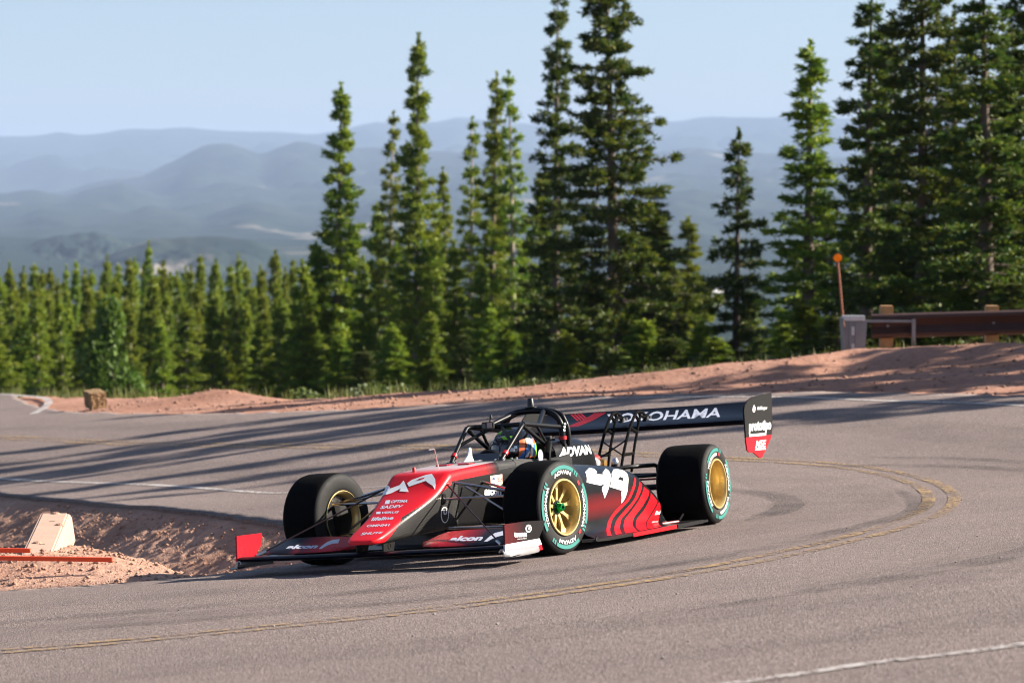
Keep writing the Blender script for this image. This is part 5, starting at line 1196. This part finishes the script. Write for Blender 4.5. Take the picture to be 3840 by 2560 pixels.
# ------------------------------------------------------------------ livery: corners of every marking, measured on the car's own surfaces (car frame)
MK = {
 'four': [(1.9273,.7175,.4881),(1.72,.6615,.5084),(1.6726,.6748,.4984),(1.6953,.7051,.4764),(1.7592,.7195,.4653),(1.6312,.7203,.4556),(1.6062,.7088,.4677),(1.4453,.6658,.4902),(1.458,.6939,.4722),(1.4964,.7195,.4474),(1.5655,.7435,.4083),(1.6326,.7583,.3698),(1.6813,.7638,.3402),(1.7466,.768,.3003),(1.7569,.7667,.3262),(1.7729,.7635,.3594),(1.7543,.7595,.3768),(1.6765,.7511,.3966),(1.7677,.7562,.3906),(2.0596,.7776,.4252),(2.0048,.7588,.4502)],
 'nine': [(1.3402,.6784,.4761),(1.2584,.6725,.4736),(1.1588,.6717,.4623),(1.1379,.6898,.4437),(1.1784,.7169,.4162),(1.2695,.7484,.3634),(1.3322,.7612,.3103),(1.3914,.7648,.2717),(1.4514,.7648,.2475),(1.4391,.7654,.2886),(1.4337,.7619,.3256),(1.375,.7582,.34),(1.4189,.7605,.3341),(1.611,.7583,.3686),(1.5532,.7434,.4076),(1.4545,.7113,.4549)],
 'ninehole': [(1.3544,.7259,.4254),(1.3039,.7283,.4155),(1.3284,.7398,.3943),(1.4144,.7367,.4095)],
 'r1a': [(1.0368,.7047,.4053),(1.1986,.7508,.3404),(1.3333,.7639,.2728),(1.5307,.7651,.2201),(1.6416,.7678,.1811),(1.7644,.7851,.1336),(1.8387,.8074,.1058),(2.0703,.9066,.0661)],
 'r1b': [(1.0135,.7087,.3934),(1.1695,.7521,.3245),(1.2966,.7633,.2613),(1.4845,.765,.2032),(1.6125,.7696,.1652),(1.7101,.7879,.1251),(1.7867,.8116,.0997),(2.0181,.914,.0619)],
 'r2a': [(.9652,.7123,.3725),(1.1008,.7492,.3159),(1.2174,.7613,.2565),(1.4118,.7647,.1939),(1.5469,.7716,.1515),(1.6415,.7891,.1203),(1.7232,.8148,.095),(1.9286,.909,.0624)],
 'r2b': [(.9234,.7146,.3529),(1.0408,.7471,.303),(1.164,.7595,.2485),(1.3526,.7648,.1807),(1.475,.7719,.1466),(1.5446,.7881,.1183),(1.634,.8186,.0909),(1.8193,.9069,.0614)],
 'r3a': [(.913,.7223,.3324),(1.031,.7494,.2834),(1.1691,.7597,.2253),(1.3476,.7664,.1616),(1.4373,.7757,.1346),(1.4996,.7932,.1103),(1.632,.8481,.0779),(1.7877,.9225,.0607)],
 'r3b': [(.767,.7015,.2962),(.9203,.7435,.2485),(1.0631,.7556,.1952),(1.2279,.7672,.1442),(1.2935,.7797,.12),(1.3473,.7969,.0996),(1.4683,.8611,.0718),(1.5929,.9376,.0598)],
 'r4a': [(.7361,.7015,.28),(.8712,.7384,.2361),(1.0243,.7538,.1738),(1.1887,.7706,.1297),(1.2469,.7826,.112),(1.303,.8012,.094),(1.4518,.8717,.0688),(1.5172,.9271,.0594)],
 'r4b': [(.6143,.6982,.2149),(.7337,.7206,.1757),(.9316,.7541,.125),(1.0497,.7797,.0987),(1.1015,.7964,.0873),(1.1887,.8312,.0754),(1.2901,.8745,.0665),(1.3727,.9193,.0588)],
 'r5a': [(.6024,.6979,.2045),(.7172,.7185,.1651),(.9313,.7584,.1153),(1.0457,.7848,.0934),(1.0951,.8008,.0843),(1.1774,.8338,.0745),(1.2801,.878,.0657),(1.3341,.914,.0586)],
 'r5b': [(.5302,.6826,.1983),(.5434,.6886,.1601),(.6091,.7043,.1153),(.6808,.7273,.095),(.7634,.7564,.0849),(.8512,.7894,.0775),(.9811,.8458,.0673),(1.0846,.906,.0577)],
 'borg': [(1.0223,.807,.079),(.8784,.7984,.0756),(.8045,.7708,.0813),(.9586,.7849,.0865)],
 'mlogo': [(.775,.733,.1227),(.5808,.6976,.1196),(.5508,.6904,.146),(.7129,.7182,.1504)],
 'advan': [(1.3009,.268,.5754),(.6868,.268,.5784),(.686,.268,.6427),(1.2579,.268,.6473)],
 'airs': [(-.9967,.917,.786),(-1.233,.917,.7824),(-1.2401,.917,.816),(-1.004,.917,.8208)],
 'drop': [(-.942,.917,.836),(-.9715,.917,.811),(-.9583,.917,.7895),(-.9295,.917,.776),(-.9015,.917,.7864),(-.9063,.917,.8095)],
 'proto': [(-.7849,.917,.6182),(-1.2859,.917,.6122),(-1.3064,.917,.7089),(-.805,.917,.7151)],
 'protobar': [(-.7896,.917,.5999),(-1.1647,.917,.5951),(-1.1685,.917,.6133),(-.7894,.917,.6194)],
 'mse': [(-.9067,.917,.5113),(-1.1484,.917,.5077),(-1.1601,.917,.563),(-.9246,.917,.5658)],
 'mse1': [(-.9028,.917,.5028),(-1.1378,.917,.4993),(-1.1388,.917,.5037),(-.9038,.917,.5078)],
 'mse2': [(-.9007,.917,.4927),(-1.1357,.917,.4892),(-1.1366,.917,.4935),(-.9017,.917,.4978)],
 'yoko': [(-.8828,-.2631,.7665),(-.8514,.6736,.759),(-1.0799,.5849,.8282),(-1.0905,-.3441,.8323)],
 'cl0': [(-1.1263,-.6698,.849),(-1.1275,-.6555,.8496),(-1.0012,-.5483,.7974),(-.9956,-.5591,.7953)],
 'cr0': [(-1.1244,-.4627,.848),(-1.1242,-.448,.8479),(-.8349,-.5763,.7553),(-.8354,-.5911,.7554)],
 'cl1': [(-1.1276,-.6432,.8496),(-1.1288,-.6289,.8502),(-1.0106,-.5275,.8011),(-1.0051,-.5384,.7989)],
 'cr1': [(-1.1242,-.4358,.8479),(-1.124,-.421,.8478),(-.8347,-.5495,.7553),(-.8351,-.5643,.7554)],
 'cl2': [(-1.1288,-.6166,.8502),(-1.13,-.6023,.8509),(-1.02,-.5068,.8048),(-1.0145,-.5177,.8026)],
 'cr2': [(-1.124,-.4088,.8478),(-1.1238,-.3941,.8477),(-.8345,-.5227,.7552),(-.8349,-.5374,.7553)],
 'cl3': [(-1.13,-.59,.8509),(-1.1312,-.5757,.8515),(-1.0294,-.4861,.8085),(-1.0239,-.497,.8063)],
 'cr3': [(-1.1238,-.3819,.8477),(-1.1236,-.3672,.8476),(-.8342,-.4959,.7552),(-.8346,-.5106,.7553)],
 'alR': [(3.5413,-.6998,.1555),(3.5498,-.4668,.1527),(3.4777,-.4934,.1743),(3.4628,-.7311,.1786)],
 'swR': [(3.5599,-.4533,.1495),(3.4872,-.4572,.1709),(3.4403,-.4516,.1845),(3.402,-.4319,.1947),(3.3903,-.3868,.1971),(3.4697,-.3586,.175),(3.4736,-.3957,.1742),(3.5013,-.4158,.1668),(3.5383,-.4263,.1562),(3.561,-.4318,.1491)],
 'alL': [(3.542,.4532,.1551),(3.5461,.6895,.154),(3.4566,.6547,.1805),(3.4433,.421,.1831)],
 'swL': [(3.5639,.7055,.1483),(3.4802,.7082,.1736),(3.4233,.7182,.1902),(3.3937,.7623,.1988),(3.4695,.7964,.1765),(3.4907,.765,.1704),(3.5246,.7451,.1606),(3.5662,.7297,.1475)],
 'n4': [(3.1592,-.1855,.4426),(3.0347,-.2093,.5016),(3.0712,-.1706,.5043),(3.0979,-.1497,.4889),(3.0695,-.0964,.5066),(3.0265,-.0863,.5333),(3.1466,.0044,.4618),(3.1318,-.0705,.4695),(3.1021,-.0719,.4864),(3.1523,-.1228,.4591),(3.1624,-.1456,.4542)],
 'n9': [(3.0554,-.0489,.5155),(3.0244,-.0279,.5346),(2.9836,.0549,.56),(2.9758,.0941,.5641),(3.0288,.1405,.5318),(3.0853,.1693,.4954),(3.126,.1807,.4656),(3.094,.152,.4913),(3.0599,.1007,.5126),(3.0423,.0795,.5236),(3.0894,-.0202,.4941)],
 'n9h': [(3.0369,.0082,.5269),(3.0186,.0246,.5382),(3.0099,.0579,.5437),(3.0242,.0569,.5347)],
 'optima': [(3.2867,-.0614,.4032),(3.2886,.0563,.4024),(3.246,.0433,.4191),(3.2439,-.0755,.4199)],
 'sadev': [(3.3658,-.0988,.3726),(3.3576,.0564,.3757),(3.3188,.0486,.3907),(3.3157,-.114,.3919)],
 'verus': [(3.4372,-.056,.3458),(3.4415,.0699,.3442),(3.4103,.0595,.3557),(3.4062,-.0638,.3573)],
 'life': [(3.545,-.0768,.3076),(3.5354,.0756,.3109),(3.4812,.055,.3297),(3.4867,-.0981,.3278)],
 'omni': [(3.6439,-.0614,.2753),(3.6451,.1022,.2744),(3.606,.0878,.2876),(3.6036,-.0724,.2884)],
 'shute': [(3.7689,-.0415,.233),(3.755,.1078,.2347),(3.7277,.1008,.2468),(3.7281,-.0546,.2474)],
 'optbox': [(3.2966,-.0986,.3993),(3.2948,-.0663,.4),(3.2395,-.0846,.4217),(3.2413,-.1162,.4209)],
 'verc': [(3.4367,-.0944,.3459),(3.4402,-.0606,.3446),(3.4032,-.0757,.3584),(3.4038,-.1042,.3582)],
 'alT': [(2.5199,.2387,.3925),(2.2866,.2543,.3822),(2.2745,.2529,.438),(2.5072,.2399,.4465)],
 'tech': [(2.417,.245,.4354),(2.252,.2547,.4321),(2.2395,.2522,.5164),(2.4115,.2441,.5149)],
 'techt': [(2.3334,.2489,.472),(2.2533,.2532,.4707),(2.2519,.2522,.499),(2.3277,.2484,.4999)],
 'techm': [(2.3958,.2454,.4887),(2.3468,.2477,.4886),(2.3706,.2463,.5058)],
 'techy': [(2.3279,.25,.4452),(2.2495,.2544,.4433),(2.2504,.2537,.4615),(2.328,.2495,.4627)],
 'ring': [(2.9949,.2005,.2985),(2.9964,.1992,.285),(3.001,.1976,.2728),(3.0085,.1959,.2625),(3.0181,.1941,.2549),(3.0292,.1922,.2505),(3.0412,.1905,.2496),(3.0533,.1891,.2523),(3.0645,.1882,.2584),(3.0749,.1879,.2674),(3.0829,.1882,.2787),(3.0884,.1889,.2917),(3.0909,.1902,.3053),(3.0903,.1919,.3187),(3.0867,.1939,.331),(3.0802,.1961,.3413),(3.0697,.1975,.3488),(3.0587,.1994,.3533),(3.0453,.2004,.3541),(3.0323,.2013,.3515),(3.0205,.2021,.3455),(3.0099,.2022,.3365),(3.0015,.2019,.3251),(2.9967,.2014,.3121)],
 'ringi': [(3.0041,.1995,.2991),(3.0055,.1985,.2874),(3.0091,.1971,.2766),(3.0149,.1955,.2676),(3.0227,.194,.2609),(3.0318,.1925,.257),(3.0414,.1911,.2562),(3.0513,.1901,.2585),(3.0605,.1893,.2637),(3.0686,.1891,.2715),(3.0756,.1896,.2815),(3.0801,.1903,.2928),(3.0822,.1914,.3047),(3.0818,.1929,.3164),(3.0789,.1946,.3272),(3.0728,.196,.3362),(3.0648,.1974,.3429),(3.0558,.199,.3468),(3.045,.1998,.3476),(3.0348,.2007,.3454),(3.025,.2011,.3401),(3.0162,.2011,.3323),(3.0099,.201,.3224),(3.0058,.2004,.3111)],
 'U': [(3.0646,.1931,.3034),(3.021,.1981,.3025),(3.0259,.2006,.3365),(3.0664,.1966,.3372)],
 'tex': [(3.6272,.94,.1699),(3.4397,.94,.1587),(3.4339,.94,.1928),(3.6248,.94,.2023)],
 'texs': [(3.5848,.94,.1501),(3.4473,.94,.1441),(3.4456,.94,.1541),(3.583,.94,.1608)],
 'tr': [(3.3603,.94,.2044),(3.3629,.94,.1983),(3.3684,.94,.1927),(3.3765,.94,.1882),(3.3865,.94,.1851),(3.3978,.94,.1834),(3.4096,.94,.1835),(3.4211,.94,.1851),(3.4315,.94,.1883),(3.4402,.94,.1928),(3.4465,.94,.1983),(3.45,.94,.2044),(3.4505,.94,.2108),(3.4479,.94,.2169),(3.4424,.94,.2224),(3.4344,.94,.2269),(3.4245,.94,.2301),(3.4132,.94,.2317),(3.4014,.94,.2318),(3.3899,.94,.2301),(3.3794,.94,.227),(3.3707,.94,.2225),(3.3643,.94,.2169),(3.3608,.94,.2108)],
 'tri': [(3.3757,.94,.2055),(3.3775,.94,.2014),(3.3811,.94,.1976),(3.3864,.94,.1946),(3.393,.94,.1925),(3.4005,.94,.1914),(3.4083,.94,.1914),(3.4158,.94,.1925),(3.4227,.94,.1946),(3.4284,.94,.1976),(3.4326,.94,.2013),(3.4349,.94,.2054),(3.4352,.94,.2097),(3.4335,.94,.2138),(3.4298,.94,.2175),(3.4246,.94,.2206),(3.418,.94,.2227),(3.4105,.94,.2238),(3.4028,.94,.2238),(3.3952,.94,.2228),(3.3883,.94,.2206),(3.3825,.94,.2176),(3.3784,.94,.2139),(3.3761,.94,.2098)],
 'trd': [(3.3912,.94,.2066),(3.3928,.94,.2035),(3.3964,.94,.201),(3.4013,.94,.1995),(3.4069,.94,.1993),(3.4123,.94,.2003),(3.4166,.94,.2024),(3.4193,.94,.2053),(3.4198,.94,.2086),(3.4182,.94,.2117),(3.4146,.94,.2142),(3.4097,.94,.2157),(3.4041,.94,.2159),(3.3987,.94,.2149),(3.3944,.94,.2128),(3.3917,.94,.2099)],
 'hyk': [(1.5827,-.0685,.7391),(1.5843,-.0013,.7439),(1.5774,-.0036,.754),(1.5733,-.0719,.7497)],
 'hgt': [(1.5905,-.088,.7077),(1.5996,-.0047,.7156),(1.5946,-.0046,.7267),(1.5858,-.0866,.7196)],
}
from mathutils.geometry import tessellate_polygon
def surf(*objs):
    vs, fs = [], []
    for o in objs:
        n = len(vs); vs += [v.co.copy() for v in o.data.vertices]; fs += [tuple(n + i for i in p.vertices) for p in o.data.polygons]
    return BVHTree.FromPolygons(vs, fs)
def lay(name, V, F, nrm, mat, parent, bvh, lift=.0014, seg=.035, near=False):
    """lay a flat patch (3D points, faces) onto a surface, finely cut so that it follows the curve"""
    bm = bmesh.new(); vv = [bm.verts.new(v) for v in V]
    for f in F:
        try: bm.faces.new([vv[i] for i in f])
        except ValueError: pass
    bmesh.ops.triangulate(bm, faces=bm.faces)
    for _ in range(4):
        ed = [e for e in bm.edges if e.calc_length() > seg]
        if not ed or len(bm.faces) > 6000: break
        bmesh.ops.subdivide_edges(bm, edges=ed, cuts=1); bmesh.ops.triangulate(bm, faces=bm.faces)
    for v in bm.verts:
        if bvh is None: v.co = v.co + nrm * lift; continue
        h = None if near else bvh.ray_cast(v.co + nrm * .12, -nrm, .3)
        if near or h[0] is None or h[1].dot(nrm) < .05: h = bvh.find_nearest(v.co)
        n_ = h[1] if h[1].dot(nrm) > 0 else -h[1]
        v.co = h[0] + n_ * lift
    for f in bm.faces:
        if f.normal.dot(nrm) < 0: f.normal_flip()
    me = bpy.data.meshes.new(name); bm.to_mesh(me); bm.free(); me.materials.append(mat)
    return link(bpy.data.objects.new(name, me), parent)
VIEW = Vector((.92, .39, .06))      # the side of a patch that faces outwards is the one turned to front left
def words(text, key, mat, parent, bvh, bold=.03, shear=0., lift=.0014, name='lettering', outw=VIEW):
    q = [Vector(p) for p in MK[key]]; v, f, _ = glyphs(text, bold, shear)
    V = [q[0] * (1 - a) * (1 - b) + q[1] * a * (1 - b) + q[2] * a * b + q[3] * (1 - a) * b for a, b in v]
    n = (q[1] - q[0]).cross(q[3] - q[0]).normalized()
    if n.dot(outw) < 0: n = -n
    return lay(name, V, f, n, mat, parent, bvh, lift)
def patch(key, mat, parent, bvh, lift=.0012, name='marking', near=False):
    q = [Vector(p) for p in MK[key]]; c = sum(q, Vector()) / len(q)
    n = Vector()
    for i in range(len(q)): n += (q[i] - c).cross(q[(i + 1) % len(q)] - c)
    n.normalize()
    if n.dot(VIEW) < 0: n = -n
    t = n.orthogonal().normalized(); b = n.cross(t)
    F = tessellate_polygon([[Vector(((p - c).dot(t), (p - c).dot(b), 0)) for p in q]])
    return lay(name, q, F, n, mat, parent, bvh, lift, near=near)
def band(ka, kb, mat, parent, bvh, lift=.002, name='stripe'):
    A = catmull(MK[ka], 28); B = catmull(MK[kb], 28); V = [Vector(p) for i in range(28) for p in (A[i], (A[i] + B[i]) / 2, B[i])]
    F = [(3 * i + k, 3 * i + k + 1, 3 * i + 4 + k, 3 * i + 3 + k) for i in range(27) for k in (0, 1)]
    return lay(name, V, F, Vector((.3, .9, .3)).normalized(), mat, parent, bvh, lift, near=True)
SP, SE, SN, SF1, SF2, SW = surf(podL, floor_), surf(eng), surf(nose, tub), surf(flapL), surf(flapR), surf(rw)
for a, b in (('r1a', 'r1b'), ('r2a', 'r2b'), ('r3a', 'r3b'), ('r4a', 'r4b'), ('r5a', 'r5b')): band(a, b, RED, podL, SP)
patch('four', WHITE, podL, SP, .003, 'race_number'); patch('nine', WHITE, podL, SP, .0035, 'race_number'); patch('ninehole', BLK, podL, SP, .0055, 'race_number')
words('BORGWARNER', 'borg', WHITE, podL, SP, .01, lift=.005); words('Motul', 'mlogo', WHITE, podL, SP, .03, .3, lift=.005)
words('ADVAN', 'advan', WHITE, eng, SE, .045, .12, outw=Vector((.1, 1, .1)))
words('AirShaper', 'airs', WHITE, rwL, None, .02, .1); patch('drop', WHITE, rwL, None); words('prototipo', 'proto', WHITE, rwL, None, .05); patch('protobar', WHITE, rwL, None)
words('MSE', 'mse', WHITE, rwL, None, .03, .25); patch('mse1', WHITE, rwL, None); patch('mse2', WHITE, rwL, None)
UPF = Vector((.5, .2, .8))
words('YOKOHAMA', 'yoko', LILAC, rw, SW, .02, .28, outw=UPF)
for i in range(4): patch('cl%d' % i, VRED, rw, SW, name='chevron'); patch('cr%d' % i, VRED, rw, SW, name='chevron')
words('alcon', 'alR', LILAC, flapR, SF2, .05, .35, outw=UPF); patch('swR', LILAC, flapR, SF2, name='swoosh')
words('alcon', 'alL', LILAC, flapL, SF1, .05, .35, outw=UPF); patch('swL', LILAC, flapL, SF1, name='swoosh')
patch('n4', WHITE, nose, SN, .003, 'race_number'); patch('n9', WHITE, nose, SN, .003, 'race_number'); patch('n9h', RED, nose, SN, .005, 'race_number')
for t_, k, sh in (('OPTIMA', 'optima', .3), ('SADEV', 'sadev', .2), ('VERUS', 'verus', .25), ('lifeline', 'life', .2), ('OMNI41', 'omni', .15), ('SHUTE', 'shute', .3)): words(t_, k, LILAC, nose, SN, .03, sh, outw=UPF)
patch('optbox', LILAC, nose, SN); patch('verc', LILAC, nose, SN)
words('alcon', 'alT', WHITE, tub, SN, .05, lift=.004)
patch('tech', plain('pale pink sticker', (.72, .50, .44), .5), tub, SN, name='tech_sticker'); words('TECH', 'techt', VRED, tub, SN, .0, lift=.004); patch('techm', plain('blue print', (.02, .08, .25), .5), tub, SN, .004); patch('techy', plain('yellow print', (.6, .58, .3), .5), tub, SN, .004)
patch('ring', WHITE, tub, SN, .003, 'roundel'); patch('ringi', BLKV, tub, SN, .0045, 'roundel'); words('U', 'U', WHITE, tub, SN, .05, lift=.006)
words('texense', 'tex', WHITE, epL, None, .04); words('sensors by TEXYS', 'texs', WHITE, epL, None, .0); patch('tr', WHITE, epL, None, name='roundel'); patch('tri', BLKV, epL, None, .0035, name='roundel'); patch('trd', WHITE, epL, None, .005, name='roundel')
# helmet colours
hpatch('helmet_flag', ORNH, 78, 138, -.45, .42, 6); hpatch('helmet_flag', WHH, 84, 104, -.42, .12, 30, 1.026); hpatch('helmet_flag', BLUEH, 74, 90, -.5, .0, 26, 1.03); hpatch('helmet_flag', BLUEH, 100, 116, .0, .42, 16, 1.03)
hpatch('helmet_flag', BLUEH, 122, 132, -.38, .15, 4, 1.03); hpatch('helmet_flag', WHH, 114, 122, -.40, .2, 8, 1.027); hpatch('helmet_flag', BLKV, 106, 109, -.5, .45, 10, 1.033); hpatch('helmet_flag', BLKV, 92, 95, -.5, .45, 10, 1.033)
hpatch('helmet_stripe', NEON, 25, 62, -.55, -.42, 8); hpatch('helmet_stripe', NEON, 40, 75, .45, .60, -10); hpatch('helmet_stripe', NEON, -12, 18, .72, .85); hpatch('helmet_stripe', NEON, 45, 130, -.86, -.78, 0); hpatch('helmet_stripe', NEON, 138, 150, -.5, .2, 0); hpatch('helmet_stripe', NEON, -62, -50, -.5, .4, 0)
hpatch('visor_pivot', ALU, 68, 76, .02, .14, 0, 1.04); hpatch('visor_tear_off', WHH, 56, 70, -.1, .06, 0, 1.03)
hel.matrix_local = Matrix.Translation(HC) @ Matrix.Rotation(R(-38), 4, 'Z') @ Matrix.Translation(-HC)      # he looks into the bend
words('YOKOHAMA', 'hyk', WHITE, DRV, surf(hel), .0, lift=.004, name='helmet_lettering')
hpatch('visor_strip', BLKV, -70, 70, .22, .40, 0, 1.025)
# small round sticker on the shoulder pad and code plate on the hoop
MB().lathe([(0, .0), (.042, 0), (.042, .002), (0, .002)], 24).build('round_sticker', plain('lilac sticker', (.28, .28, .36), .5), CAR).location = (1.70, .300, .612)
for k in range(3): MB().box((1.155, .2625 - .004 * k, .81 - .022 * k), (.03, .003, .014), Matrix.Rotation(R(10), 3, 'X')).build('hoop_lettering', WHITE, CAR)

# ------------------------------------------------------------------ the hazy air, one closed box round everything
hz = NT('pale haze'); hz.t.nodes.remove(hz.b)
pv = hz.n('VolumePrincipled', Density=0.68e-4, Anisotropy=.0); pv.inputs['Color'].default_value = (.42, .55, .79, 1)
hz.l(pv.outputs[0], hz.out.inputs['Volume'])
haze = MB().box((0, 0, 195), (90000, 90000, 790)).build('haze', hz.mat)
tag(haze, 'thin blue summer haze filling the air down to the valley', 'haze', kind='stuff')
